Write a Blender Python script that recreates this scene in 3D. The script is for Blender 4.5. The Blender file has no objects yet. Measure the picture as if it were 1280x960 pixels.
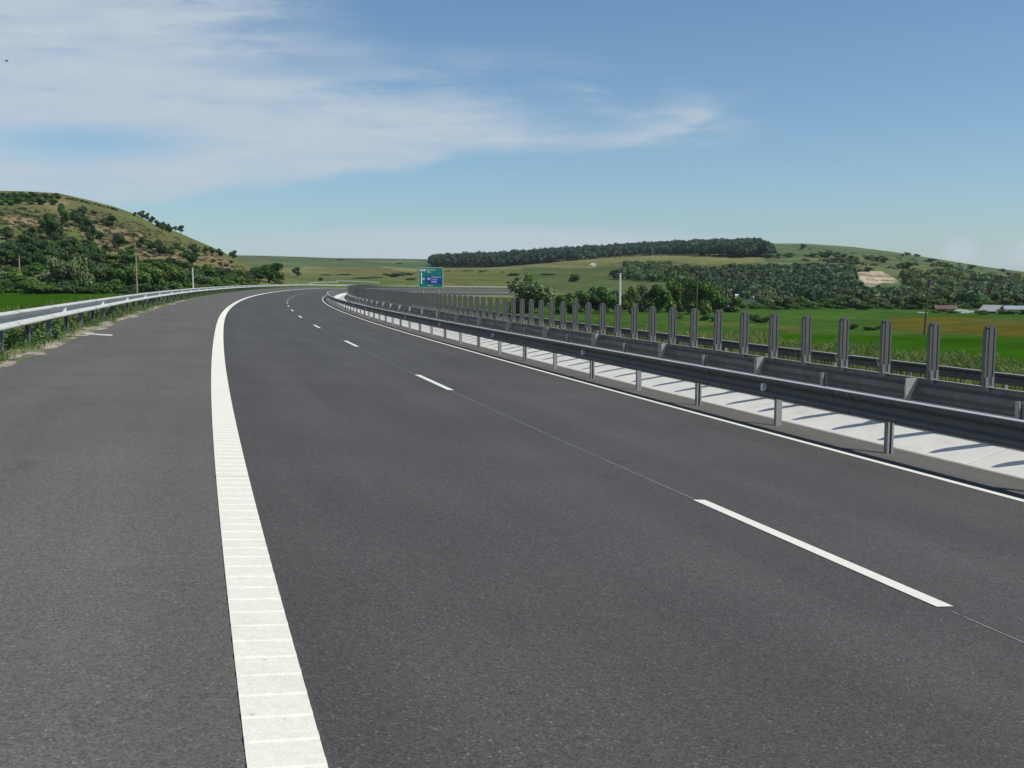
import bpy, bmesh, math, random
import numpy as np
from mathutils import Vector, Matrix
random.seed(7); RNG = np.random.default_rng(7)
S = bpy.context.scene
COL = S.collection
R = math.radians

# ------------------------------------------------------------------ camera
F, YH, HC = 1235.2, 351.6, 1.555          # focal length and horizon for a 1280x960 frame, eye height
PITCH = math.atan((480 - YH) / F)
cam = bpy.data.objects.new('camera', bpy.data.cameras.new('camera'))
COL.objects.link(cam); S.camera = cam
cam.location = (0, 0, HC); cam.rotation_euler = (math.pi/2 - PITCH, 0, 0)
cam.data.sensor_width = 36; cam.data.lens = 36*F/1280
cam.data.clip_start = .1; cam.data.clip_end = 30000

# ------------------------------------------------------------------ the line the motorway follows
KU = np.array([-30, -10, 10, 30, 50, 70, 90, 110, 130, 150, 175, 200, 225, 245, 268, 300, 345.])
KV = np.array([.0033, .00336, .00137, .00048, .00129, .00086, .00102, .00103, .00088, .00091, .00085, .0017, .0033, .0070, .0095, .0095, .0095])
US = np.arange(-30, 345.01, .25); UEND = 345.
k = np.interp(US, KU, KV)
A = np.zeros_like(US); A[1:] = np.cumsum((k[1:] + k[:-1])/2*.25)
i0 = int(np.argmin(abs(US)))
A += -.32031 - A[i0]
am = (A[1:] + A[:-1])/2
CX = np.zeros_like(US); CY = np.zeros_like(US)
CX[1:] = np.cumsum(np.sin(am)*.25); CY[1:] = np.cumsum(np.cos(am)*.25)
CX -= CX[i0]; CY -= CY[i0]
SL = .0809                                   # superelevation of the curve
def grade(u):
    w = np.maximum(u - 235, 0)
    return -.0004*u - .012*w*w/(w + 25)
def road(u, n, z=0.):
    """point at chainage u, offset n to the right, z above the banked pavement"""
    a = np.interp(u, US, A)
    return (float(np.interp(u, US, CX) + n*np.cos(a)), float(np.interp(u, US, CY) - n*np.sin(a)),
            float(-SL*n + grade(u) + z))
def heading(u): return float(np.interp(u, US, A))
ND = 4.14; NLR = ND - 3.75; NLL = NLR - .254; NRL = ND + 3.75
NSH = -2.92; NA = 8.62; NB = 11.35; NC = 21.0; NLT = -3.45
PIT = 2.677

# ------------------------------------------------------------------ materials
def mat(name, col, rough=.8, metal=0., var=.15, scale=6., bump=0., bscale=40., spec=.5, attr=None, coord='Object', detail=4, col2=None, transl=0.):
    m = bpy.data.materials.new(name); m.use_nodes = True
    nt = m.node_tree; b = nt.nodes['Principled BSDF']; L = nt.links.new
    b.inputs['Roughness'].default_value = rough; b.inputs['Metallic'].default_value = metal
    b.inputs['Specular IOR Level'].default_value = spec
    tc = nt.nodes.new('ShaderNodeTexCoord')
    nz = nt.nodes.new('ShaderNodeTexNoise'); nz.inputs['Scale'].default_value = scale; nz.inputs['Detail'].default_value = detail
    nz.inputs['Roughness'].default_value = .62
    L(tc.outputs[coord], nz.inputs['Vector'])
    mp = nt.nodes.new('ShaderNodeMapRange'); mp.inputs[1].default_value = .3; mp.inputs[2].default_value = .7
    mp.inputs[3].default_value = 1 - var; mp.inputs[4].default_value = 1 + var
    L(nz.outputs['Fac'], mp.inputs[0])
    mx = nt.nodes.new('ShaderNodeMix'); mx.data_type = 'RGBA'; mx.blend_type = 'MULTIPLY'; mx.inputs[0].default_value = 1
    if attr:
        at = nt.nodes.new('ShaderNodeAttribute'); at.attribute_name = attr
        if col:
            m0 = nt.nodes.new('ShaderNodeMix'); m0.data_type = 'RGBA'; m0.blend_type = 'MULTIPLY'; m0.inputs[0].default_value = 1
            m0.inputs[7].default_value = (*col, 1); L(at.outputs['Color'], m0.inputs[6]); L(m0.outputs[2], mx.inputs[6])
        else: L(at.outputs['Color'], mx.inputs[6])
    elif col2:
        m0 = nt.nodes.new('ShaderNodeMix'); m0.data_type = 'RGBA'
        n2 = nt.nodes.new('ShaderNodeTexNoise'); n2.inputs['Scale'].default_value = scale*.35; n2.inputs['Detail'].default_value = 5
        L(tc.outputs[coord], n2.inputs['Vector'])
        mr = nt.nodes.new('ShaderNodeMapRange'); mr.inputs[1].default_value = .42; mr.inputs[2].default_value = .58
        L(n2.outputs['Fac'], mr.inputs[0]); L(mr.outputs[0], m0.inputs[0])
        m0.inputs[6].default_value = (*col, 1); m0.inputs[7].default_value = (*col2, 1); L(m0.outputs[2], mx.inputs[6])
    else: mx.inputs[6].default_value = (*col, 1)
    L(mp.outputs[0], mx.inputs[7]); L(mx.outputs[2], b.inputs['Base Color'])
    if bump:
        n3 = nt.nodes.new('ShaderNodeTexNoise'); n3.inputs['Scale'].default_value = bscale; n3.inputs['Detail'].default_value = 3
        L(tc.outputs[coord], n3.inputs['Vector'])
        bp = nt.nodes.new('ShaderNodeBump'); bp.inputs['Strength'].default_value = bump; bp.inputs['Distance'].default_value = .02
        L(n3.outputs['Fac'], bp.inputs['Height']); L(bp.outputs[0], b.inputs['Normal'])
    if transl:
        tr = nt.nodes.new('ShaderNodeBsdfTranslucent'); L(mx.outputs[2], tr.inputs['Color'])
        ms = nt.nodes.new('ShaderNodeMixShader'); ms.inputs[0].default_value = transl
        L(b.outputs[0], ms.inputs[1]); L(tr.outputs[0], ms.inputs[2])
        L(ms.outputs[0], nt.nodes['Material Output'].inputs['Surface'])
    return m

def asphalt(name, base, tint, speck=.5, wear=.05):
    """bound aggregate: fine dark matrix, lighter stones, rare pale chips, broad wear"""
    m = bpy.data.materials.new(name); m.use_nodes = True
    nt = m.node_tree; b = nt.nodes['Principled BSDF']; L = nt.links.new
    b.inputs['Roughness'].default_value = .85; b.inputs['Specular IOR Level'].default_value = .2
    tc = nt.nodes.new('ShaderNodeTexCoord')
    v = nt.nodes.new('ShaderNodeTexVoronoi'); v.inputs['Scale'].default_value = 120; L(tc.outputs['Object'], v.inputs['Vector'])
    hs = nt.nodes.new('ShaderNodeSeparateColor'); L(v.outputs['Color'], hs.inputs[0])
    stone = nt.nodes.new('ShaderNodeValToRGB'); L(hs.outputs[0], stone.inputs[0])
    e = stone.color_ramp.elements
    e[0].position = 0; e[0].color = (*[c*.66 for c in base], 1); e[1].position = .75; e[1].color = (*[c*1.16 for c in base], 1)
    for p, f in ((.95, 1.22), (.985, 1.55), (.9982, 2.5)):
        x = e.new(p); x.color = (*[c*(1 + (f - 1)*speck*1.5) for c in tint], 1)
    n1 = nt.nodes.new('ShaderNodeTexNoise'); n1.inputs['Scale'].default_value = 22; n1.inputs['Detail'].default_value = 8; n1.inputs['Roughness'].default_value = .8
    L(tc.outputs['Object'], n1.inputs['Vector'])
    n2 = nt.nodes.new('ShaderNodeTexNoise'); n2.inputs['Scale'].default_value = .45; n2.inputs['Detail'].default_value = 5
    L(tc.outputs['Object'], n2.inputs['Vector'])
    def rng(a, b0, b1, c0, c1, sm=False):
        r = nt.nodes.new('ShaderNodeMapRange'); L(a, r.inputs[0])
        for q, v_ in zip((1, 2, 3, 4), (b0, b1, c0, c1)): r.inputs[q].default_value = v_
        if sm: r.interpolation_type = 'SMOOTHSTEP'
        return r.outputs[0]
    def mul(a, b): 
        m_ = nt.nodes.new('ShaderNodeMath'); m_.operation = 'MULTIPLY'; L(a, m_.inputs[0]); L(b, m_.inputs[1]); return m_.outputs[0]
    out = mul(rng(n1.outputs['Fac'], .3, .7, .82, 1.18), rng(n2.outputs['Fac'], .3, .7, .90, 1.10))
    # position across and along the road, stored on the sheet: wear follows the wheels
    at_ = nt.nodes.new('ShaderNodeAttribute'); at_.attribute_name = 'run'; sp = nt.nodes.new('ShaderNodeSeparateXYZ'); L(at_.outputs['Vector'], sp.inputs[0])
    wt = nt.nodes.new('ShaderNodeMath'); wt.operation = 'SINE'; k1 = nt.nodes.new('ShaderNodeMath'); k1.operation = 'MULTIPLY'; k1.inputs[1].default_value = 2*math.pi/1.875
    k0 = nt.nodes.new('ShaderNodeMath'); k0.operation = 'SUBTRACT'; k0.inputs[1].default_value = .39 + 1.875*.25
    L(sp.outputs[0], k0.inputs[0]); L(k0.outputs[0], k1.inputs[0]); L(k1.outputs[0], wt.inputs[0])
    out = mul(out, rng(wt.outputs[0], -1, 1, 1 - wear, 1 + wear*.6))
    cmb = nt.nodes.new('ShaderNodeCombineXYZ'); kk_ = nt.nodes.new('ShaderNodeMath'); kk_.operation = 'MULTIPLY'; kk_.inputs[1].default_value = .06
    L(sp.outputs[1], kk_.inputs[0]); L(sp.outputs[0], cmb.inputs[0]); L(kk_.outputs[0], cmb.inputs[1])
    n5 = nt.nodes.new('ShaderNodeTexNoise'); n5.inputs['Scale'].default_value = 1.6; n5.inputs['Detail'].default_value = 6; L(cmb.outputs[0], n5.inputs['Vector'])
    out = mul(out, rng(n5.outputs['Fac'], .3, .7, .91, 1.09))
    n6 = nt.nodes.new('ShaderNodeTexNoise'); n6.inputs['Scale'].default_value = 1.1; n6.inputs['Detail'].default_value = 4; L(tc.outputs['Object'], n6.inputs['Vector'])
    out = mul(out, rng(n6.outputs['Fac'], .66, .74, 1.0, .84, True))
    mx = nt.nodes.new('ShaderNodeMix'); mx.data_type = 'RGBA'; mx.blend_type = 'MULTIPLY'; mx.inputs[0].default_value = 1
    L(stone.outputs[0], mx.inputs[6]); L(out, mx.inputs[7]); L(mx.outputs[2], b.inputs['Base Color'])
    bp = nt.nodes.new('ShaderNodeBump'); bp.inputs['Strength'].default_value = .5; bp.inputs['Distance'].default_value = .008
    n4 = nt.nodes.new('ShaderNodeTexNoise'); n4.inputs['Scale'].default_value = 85; n4.inputs['Detail'].default_value = 3
    L(tc.outputs['Object'], n4.inputs['Vector']); L(n4.outputs['Fac'], bp.inputs['Height']); L(bp.outputs[0], b.inputs['Normal'])
    return m

M = {}
M['lane'] = asphalt('asphalt_carriageway', (.064, .0625, .0605), (.066, .064, .062), .6)
M['shoulder'] = asphalt('asphalt_shoulder', (.096, .092, .085), (.102, .098, .09), .4, .015)
M['edge'] = asphalt('asphalt_verge_strip', (.094, .089, .079), (.105, .10, .09), .4)
def worn(m, dirt, sc, lo, hi, amt):
    nt = m.node_tree; L = nt.links.new; b = nt.nodes['Principled BSDF']; src = b.inputs['Base Color'].links[0].from_socket
    tc = [x for x in nt.nodes if x.type == 'TEX_COORD'][0]
    n = nt.nodes.new('ShaderNodeTexNoise'); n.inputs['Scale'].default_value = sc; n.inputs['Detail'].default_value = 9; n.inputs['Roughness'].default_value = .7; L(tc.outputs['Object'], n.inputs['Vector'])
    r = nt.nodes.new('ShaderNodeMapRange'); r.inputs[1].default_value = lo; r.inputs[2].default_value = hi; r.inputs[3].default_value = 0; r.inputs[4].default_value = amt; L(n.outputs['Fac'], r.inputs[0])
    x = nt.nodes.new('ShaderNodeMix'); x.data_type = 'RGBA'; x.inputs[7].default_value = (*dirt, 1); L(r.outputs[0], x.inputs[0]); L(src, x.inputs[6]); L(x.outputs[2], b.inputs['Base Color'])
    return m
M['paint'] = worn(worn(mat('road_paint', (.64, .635, .55), .6, var=.07, scale=30, bump=.25, bscale=120), (.34, .33, .28), 3.0, .54, .78, .30), (.12, .12, .11), 26, .63, .72, .6)
M['paint_worn'] = mat('worn_paint', (.25, .247, .235), .7, var=.3, scale=18)
M['tar'] = mat('joint_tar', (.03, .03, .03), .7)
M['concrete'] = mat('gutter_concrete', (.56, .55, .50), .85, var=.07, scale=2.5, bump=.2, bscale=60)
worn(M['concrete'], (.30, .28, .23), 1.6, .56, .78, .5)
M['joint'] = mat('concrete_joint', (.16, .15, .13), .9)
M['curb'] = mat('gutter_rim', (.24, .22, .18), .9, var=.25, scale=9)
M['median'] = mat('median_fill', (.20, .19, .17), .9, var=.25, scale=5, bump=.4)
M['steel'] = mat('galvanised_steel_backlit', (.10, .10, .096), .6, .1, var=.12, scale=4)  # base colour darkened to carry the shade of the backlit rails
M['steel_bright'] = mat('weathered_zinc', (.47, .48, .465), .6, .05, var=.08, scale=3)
M['steel_face'] = mat('backlit_zinc', (.10, .10, .102), .55, .15, var=.14, scale=4)  # shade on the rail's back put into the base colour
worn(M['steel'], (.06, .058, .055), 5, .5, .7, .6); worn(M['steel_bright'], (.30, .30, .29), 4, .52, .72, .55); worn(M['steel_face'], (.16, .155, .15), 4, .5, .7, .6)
M['bracket'] = mat('bracket_zinc', (.36, .36, .345), .6, .1, var=.14, scale=6)
M['lit_edge'] = mat('lit_edge_zinc', (.50, .51, .50), .5, .1, var=.1, scale=3)  # same zinc made paler: sunlight painted on the rails' top edge
M['post'] = mat('post_zinc', (.27, .275, .265), .6, .1, var=.12, scale=7)
M['post_blue'] = mat('post_zinc_dull', (.12, .13, .145), .6, .1, var=.15, scale=6)
M['blade'] = mat('blade_plastic', (.084, .088, .082), .55, 0, var=.12, scale=5)
M['clip'] = mat('clip_zinc', (.17, .175, .175), .5, .1)
M['refl'] = mat('reflector_white', (.75, .76, .78), .3)
M['sand'] = mat('sandy_soil', (.30, .265, .20), .95, var=.3, scale=14, bump=.7, bscale=25, col2=(.17, .15, .10))
M['verge'] = mat('verge_soil', (.13, .13, .06), .95, var=.35, scale=3, bump=.5, bscale=12, col2=(.08, .12, .03))
M['sign_green'] = mat('sign_green', (.0, .175, .125), .4, var=.04)
M['sign_blue'] = mat('sign_blue', (.008, .045, .29), .4, var=.04)
M['sign_white'] = mat('sign_white', (.78, .80, .80), .4, var=.03)
M['sign_back'] = mat('sign_frame', (.42, .50, .48), .5, .3)
M['bark'] = mat('bark', (.10, .075, .05), .9, var=.3, scale=8)
M['pole_conc'] = mat('pole_concrete', (.52, .50, .46), .85, var=.12, scale=3)
M['pole_rust'] = mat('pole_weathered', (.30, .20, .15), .85, var=.3, scale=2.5)
M['pole_wood'] = mat('pole_wood', (.085, .065, .045), .9, var=.25, scale=3)
M['insul'] = mat('insulator', (.10, .07, .06), .3)
M['white_wall'] = mat('whitewash', (.74, .74, .72), .8, var=.06)
M['roof_white'] = mat('sheet_roof_pale', (.66, .66, .66), .55, var=.08)
M['roof_dull'] = mat('sheet_roof_weathered', (.40, .40, .38), .7, var=.12)
M['roof_grey'] = mat('sheet_roof_grey', (.30, .33, .37), .55, .2, var=.1)
M['roof_dark'] = mat('tile_roof_dark', (.10, .065, .055), .85, var=.2)
M['wall_dark'] = mat('timber_wall', (.12, .095, .08), .9, var=.2)
M['glass'] = mat('dark_window', (.03, .035, .04), .15)
M['bird'] = mat('bird_dark', (.03, .03, .035), .8)
M['strip'] = mat('pale_batten', (.66, .66, .62), .6)
M['leaf'] = mat('leaves', (1, 1, 1), .6, var=.10, scale=1.0, attr='tint', spec=.25, transl=.22)
M['grass'] = mat('grass_blades', (1, 1, 1), .7, var=.08, scale=1.0, attr='tint', spec=.2, transl=.25)
M['land'] = mat('land', None, 1., var=.26, scale=.3, attr='tint', spec=.0, detail=10)
M['flower'] = mat('petals', (.62, .30, .05), .6, var=.2)

# ------------------------------------------------------------------ object helpers
def tag(o, label=None, cat=None, group=None, kind=None):
    if label: o['label'] = label
    if cat: o['category'] = cat
    if group: o['group'] = group
    if kind: o['kind'] = kind
    return o
def empty(name, loc=(0, 0, 0), rz=0.):
    o = bpy.data.objects.new(name, None); COL.objects.link(o)
    o.location = loc; o.rotation_euler.z = rz; o.empty_display_size = .2
    return o
def mesh_obj(name, V, Fc, m, parent=None, tint=None, smooth=False):
    me = bpy.data.meshes.new(name)
    V = np.asarray(V, dtype=np.float64).reshape(-1, 3)
    if isinstance(Fc, np.ndarray):
        k_ = Fc.shape[1]; nf = len(Fc)
        me.vertices.add(len(V)); me.vertices.foreach_set('co', V.ravel())
        me.loops.add(nf*k_); me.loops.foreach_set('vertex_index', Fc.astype(np.int32).ravel())
        me.polygons.add(nf); me.polygons.foreach_set('loop_start', np.arange(0, nf*k_, k_, dtype=np.int32))
        me.update(calc_edges=True); me.validate()
    else:
        me.from_pydata([tuple(v) for v in V], [], Fc); me.update()
    if tint is not None:
        at = me.color_attributes.new('tint', 'FLOAT_COLOR', 'POINT')
        c = np.ones((len(V), 4), dtype=np.float32); c[:, :3] = tint
        at.data.foreach_set('color', c.ravel())
    if smooth: me.polygons.foreach_set('use_smooth', [True]*len(me.polygons))
    if m: me.materials.append(m)
    o = bpy.data.objects.new(name, me); COL.objects.link(o)
    if parent: o.parent = parent
    return o
class MB:
    def __init__(s): s.v = []; s.f = []
    def add(s, V, Fc):
        b = len(s.v); s.v += [tuple(v) for v in V]; s.f += [[i + b for i in f] for f in Fc]; return s
    def box(s, c, size, rot=None):
        hx, hy, hz = size[0]/2, size[1]/2, size[2]/2
        P = [Vector((x, y, z)) for x in (-hx, hx) for y in (-hy, hy) for z in (-hz, hz)]
        if rot is not None: P = [rot @ p for p in P]
        c = Vector(c)
        return s.add([p + c for p in P], [(0, 1, 3, 2), (4, 6, 7, 5), (0, 4, 5, 1), (2, 3, 7, 6), (0, 2, 6, 4), (1, 5, 7, 3)])
    def prism(s, poly, y0, y1):
        """polygon in x,z extruded along y"""
        n = len(poly)
        V = [(x, y0, z) for x, z in poly] + [(x, y1, z) for x, z in poly]
        return s.add(V, [list(range(n)), list(range(2*n - 1, n - 1, -1))] + [[(i + 1) % n, i, n + i, n + (i + 1) % n] for i in range(n)])
    def cyl(s, p0, p1, r0, r1=None, seg=10):
        r1 = r0 if r1 is None else r1
        p0, p1 = Vector(p0), Vector(p1); d = (p1 - p0).normalized()
        a = d.orthogonal().normalized(); b = d.cross(a)
        V = []
        for p, r in ((p0, r0), (p1, r1)):
            V += [p + r*(math.cos(2*math.pi*i/seg)*a + math.sin(2*math.pi*i/seg)*b) for i in range(seg)]
        return s.add(V, [[i, (i + 1) % seg, seg + (i + 1) % seg, seg + i] for i in range(seg)] + [list(range(seg - 1, -1, -1)), list(range(seg, 2*seg))])
    def build(s, name, m, parent=None, smooth=False):
        o = mesh_obj(name, s.v, s.f, m, parent, smooth=smooth)
        bm = bmesh.new(); bm.from_mesh(o.data); bmesh.ops.recalc_face_normals(bm, faces=bm.faces); bm.to_mesh(o.data); bm.free()
        return o
def children(o): return CH.get(o.name, [])
CH = {}
def copy_tree(o):
    c = o.copy(); COL.objects.link(c)
    for ch in list(o.children):
        d = ch.copy(); COL.objects.link(d); d.parent = c
        for g in list(ch.children):
            e = g.copy(); COL.objects.link(e); e.parent = d
    return c
def steps(u0, u1):
    r = []; u = u0
    while u < u1 - 1e-6:
        r.append(u); u += .75 if u < 60 else (1.5 if u < 200 else 1.0)
    return r + [u1]
def strip(name, n0, n1, u0, u1, z, m, parent=None, nn=1, z2=None):
    uu = steps(u0, u1); V = []; Fc = []
    for u in uu:
        for j in range(nn + 1):
            t = j/nn
            V.append(road(u, n0 + (n1 - n0)*t, z + ((z2 - z)*t if z2 is not None else 0)))
    w = nn + 1
    for i in range(len(uu) - 1):
        for j in range(nn): Fc.append((i*w + j, i*w + j + 1, (i + 1)*w + j + 1, (i + 1)*w + j))
    o = mesh_obj(name, V, Fc, m, parent)
    if m.name.startswith('asphalt'):
        at_ = o.data.attributes.new('run', 'FLOAT_VECTOR', 'POINT')
        at_.data.foreach_set('vector', np.array([(n0 + (n1 - n0)*j/nn, u, 0.) for u in uu for j in range(nn + 1)], dtype=np.float32).ravel())
    return o
def sweep_profile(mb, prof, uu, n, z):
    """closed cross-section (dn, dz) carried along the road"""
    w = len(prof); V = []
    for u in uu: V += [road(u, n + a, z + b) for a, b in prof]
    Fc = [[i*w + j, i*w + (j + 1) % w, (i + 1)*w + (j + 1) % w, (i + 1)*w + j] for i in range(len(uu) - 1) for j in range(w)]
    Fc += [list(range(w)), list(range((len(uu) - 1)*w + w - 1, (len(uu) - 1)*w - 1, -1))]
    mb.add(V, Fc)

# ------------------------------------------------------------------ pavement and markings
def struct(o): o['kind'] = 'structure'; return o
struct(strip('road', .26, 9.12, -25, UEND, 0, M['lane'], nn=3))
struct(strip('hard_shoulder', NSH, .26, -25, UEND, 0, M['shoulder'], nn=1))
struct(strip('pavement_edge', NRL + .30, 9.12, -25, UEND, .004, M['edge'], nn=1))
struct(strip('opposite_road', 12.4, 20.6, -25, UEND, 0, M['lane'], nn=2))
# thick ribbed edge line, laid in lengths with a tarred joint between
UJ = 8.19
def ribbed(u0, u1, name):
    mb = MB(); V = []; Fc = []
    zs = []; u = u0
    prof = []
    while u < min(u1, 60.):
        prof += [(u, .005), (u + .135, .005), (u + .146, .0095), (u + .188, .0095), (u + .196, .005)]; u += .2
    while u < u1: prof.append((u, .006)); u += 1.5
    prof = [p for p in prof if p[0] < u1] + [(u1, .005)]
    for u, z in prof: V += [road(u, NLL, .0), road(u, NLL, z), road(u, NLR, z), road(u, NLR, .0)]
    for i in range(len(prof) - 1):
        for j in range(3): Fc.append((i*4 + j, i*4 + j + 1, (i + 1)*4 + j + 1, (i + 1)*4 + j))
    return struct(mesh_obj(name, V, Fc, M['paint']))
ribbed(-5, UJ, 'edge_line'); ribbed(UJ + .03, 20.4, 'edge_line'); ribbed(20.44, UEND, 'edge_line')
struct(strip('paving_joint', NLL - .01, NLR + .01, UJ - .01, UJ + .04, .0035, M['tar']))
struct(strip('median_line', NRL - .065, NRL + .065, -25, UEND, .004, M['paint']))
# broken lane line and the pale paving joint between its dashes
for i in range(-1, 24):
    u = 6.06 + 12.196*i
    struct(strip('lane_dash', ND - .06, ND + .06, u - 1.5, u + 1.5, .005, M['paint']))
    if i < 12:
        a = u + 1.56
        while a < u + 12.196 - 1.6:
            l = random.uniform(.25, 1.4); w = random.uniform(.003, .006)
            struct(strip('paving_joint', ND - .03 - w, ND - .03 + w, a, min(a + l, u + 10.6), .004, M['paint_worn']))
            a += l + random.uniform(.01, .09)
            if u > 60: a += 1
# gutter: precast slabs in a shallow trough
GP = [(9.12, -.004), (9.24, -.03), (10.2, -.135), (11.0, .03), (11.0, -.25), (9.12, -.25)]
struct(strip('gutter_rim', 9.12, 9.24, -25, UEND, .006, M['curb'], z2=.002))
gut = MB()
sweep_profile(gut, [(9.24, -.02), (9.9, -.215), (10.78, .085), (10.78, -.4), (9.24, -.4)], steps(-5, UEND), 0, 0)
struct(gut.build('gutter_bed', M['joint']))
sl = MB(); u = -4.
while u < 250:
    e = u + 2.985
    jz = random.uniform(-.004, .004)
    sweep_profile(sl, [(9.25, -.008 + jz), (9.9, -.20 + jz), (10.77, .098 + jz), (10.77, -.35), (9.25, -.35)], [u, (u + e)/2, e], 0, 0)
    u += 3.
struct(sl.build('drainage_gutter', M['concrete']))
struct(strip('median_strip', 10.77, 12.4, -25, UEND, .10, M['median'], nn=2, z2=.02))

# ------------------------------------------------------------------ guardrails
WZ = [(-.155, .035), (-.145, .068), (-.125, .080), (-.105, .080), (-.082, .070), (-.038, .010), (-.018, .002), (.018, .002), (.038, .010), (.082, .070), (.105, .080), (.125, .080), (.145, .068), (.155, .035)]
def wprofile(side, off=0.):
    front = [(side*(d + off), z) for z, d in WZ]
    back = [(side*(d + off - .005), z*1.0) for z, d in reversed(WZ)]
    return front + back
def local_frame(u):
    """rotation taking local x -> right of the road, y -> along it"""
    return Matrix.Rotation(-heading(u), 3, 'Z')
def c_post(open_dir, h, w=.10, d=.06, t=.008):
    """channel post, web across the road, lips along it"""
    mb = MB(); y0 = -d/2*open_dir
    mb.box((0, y0, h/2), (w, t, h))
    for s in (-1, 1):
        mb.box((s*(w/2 - t/2), y0 + open_dir*(d/2 + t/4), h/2), (t, d - t/2, h))
        mb.box((s*(w/2 - .018), y0 + open_dir*(d + t*.25), h/2), (.030, t, h - .001))
    return mb
def place(o, u, n, z): o.location = road(u, n, z); o.rotation_euler = (0, 0, -heading(u)); return o

POSTMESH = {}
def lit_edge(root, n, z, side, m=None):  # pale lip carrying painted sunlight along the beam's top fold
    mb = MB(); s = side
    sweep_profile(mb, [(s*-.004, .158), (s*.052, .158), (s*.074, .146), (s*.070, .138), (s*.05, .150), (s*-.004, .150)], steps(-2, UEND), n, z)
    mb.build('lit_top_edge', m or M['lit_edge'], root)
def posts(root, us_, n, z, h, m, key):
    protos = []
    for d in (1, -1):
        mb = c_post(d, h); o = mb.build('post', m, root); protos.append(o)
    first = [True, True]
    for i, u in enumerate(us_[:100]):
        p = protos[i % 2]
        if first[i % 2]: o = p; first[i % 2] = False
        else: o = p.copy(); COL.objects.link(o); o.parent = root
        place(o, u, n, z)
    if len(us_) > 100:
        mb = MB()
        for i, u in enumerate(us_[100:]):
            rot = local_frame(u); q = Vector(road(u, n, z + h/2)); mb.box(q, (.10, .06, h), rot)
        o = mb.build('post', m, root); o['kind'] = 'stuff'; o['label'] = 'the far run of posts where the rail bends away'
    for k_, p in enumerate(protos):
        if first[k_]: bpy.data.objects.remove(p)
def reflectors(root, us_, n, z, side, name='reflector'):
    mb = MB(); s = side
    mb.prism([(-.02*s, -.06), (.075*s, -.06), (.085*s, 0), (.075*s, .06), (-.02*s, .06)], -.025, .025)
    p = mb.build(name, M['refl'], root)
    for i, u in enumerate(us_):
        o = p if i == 0 else p.copy()
        if i: COL.objects.link(o); o.parent = root
        place(o, u, n, z)
def splices(root, us_, n, z, side, m, name='splice_joint', sc=1.):
    mb = MB(); w = [(a*sc + side*.003, b) for a, b in wprofile(side, .004)]; nn_ = len(w)
    V = [(a, y, b) for y in (-.16, .16) for a, b in w]
    mb.add(V, [[j, (j + 1) % nn_, nn_ + (j + 1) % nn_, nn_ + j] for j in range(nn_)] + [list(range(nn_)), list(range(2*nn_ - 1, nn_ - 1, -1))])
    for y in (-.11, .11):
        for zz in (-.060, .060, -.118, .118):
            d = (.035 if abs(zz) < .08 else .079)*sc
            mb.cyl((side*(d + .005), y, zz), (side*(d + .024), y, zz), .016, .012, 8)
    p = mb.build(name, m, root)
    for i, u in enumerate(us_):
        o = p if i == 0 else p.copy()
        if i: COL.objects.link(o); o.parent = root
        place(o, u, n, z)
def spacers(root, us_, n0, n1, z, m, name='spacer_block'):
    mb = MB(); mb.box(((n0 + n1)/2, 0, 0), (abs(n1 - n0), .09, .14)); p = mb.build(name, m, root)
    for i, u in enumerate(us_):
        o = p if i == 0 else p.copy()
        if i: COL.objects.link(o); o.parent = root
        place(o, u, 0, 0); q = road(u, 0, 0); a = heading(u)
        o.location = (q[0], q[1], -SL*(n0 + n1)/2 + float(grade(u)) + z)
def frange(a, b, s): return list(np.arange(a, b, s))

# near rail of our carriageway (backlit, seen from the road)
gA = tag(empty('guardrail', road(8, NA)), 'dark backlit steel guardrail standing between the white line and the concrete gutter', 'guardrail', None)
def settle(root):
    bpy.context.view_layer.update()
    inv = root.matrix_world.inverted()
    for ch in root.children: ch.matrix_parent_inverse = inv
uA = frange(10.79 - PIT*3, UEND, PIT)
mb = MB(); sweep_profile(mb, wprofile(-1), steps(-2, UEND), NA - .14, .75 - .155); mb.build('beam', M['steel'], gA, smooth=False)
lit_edge(gA, NA - .14, .597, -1)
posts(gA, uA, NA, -.1, .80, M['post'], 'A')
spacers(gA, uA[:60], NA - .135, NA - .05, .60, M['post'])
reflectors(gA, frange(13.6, 180, 8.03), NA - .14, .595, -1)
splices(gA, frange(7.5, 60, 4.015), NA - .14, .595, -1, M['steel'])
settle(gA)

# rail of the other carriageway seen from behind, carrying the anti-glare blades
gB = tag(empty('guardrail', road(8, NB)), 'guardrail beyond the concrete gutter, topped by a row of grey anti glare blades', 'guardrail')
ZB = .89
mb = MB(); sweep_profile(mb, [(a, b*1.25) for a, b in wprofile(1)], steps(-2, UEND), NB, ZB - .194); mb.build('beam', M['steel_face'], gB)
PB = 2.41
uB = frange(11.3 - PB*3, UEND, PB)
posts(gB, uB, NB - .12, -.05, .80, M['post'], 'B')
def gusset():
    mb = MB(); mb.prism([(-.22, .15), (.03, .15), (.03, .12), (-.15, -.22), (-.22, -.22)], -.012, .012)
    return mb
lit_edge(gB, NB, ZB - .155, 1)
p = gusset().build('gusset', M['bracket'], gB)
for i, u in enumerate(uB[::2][:40]):
    o = p if i == 0 else p.copy()
    if i: COL.objects.link(o); o.parent = gB
    place(o, u - .06, NB, ZB - .155)
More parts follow.
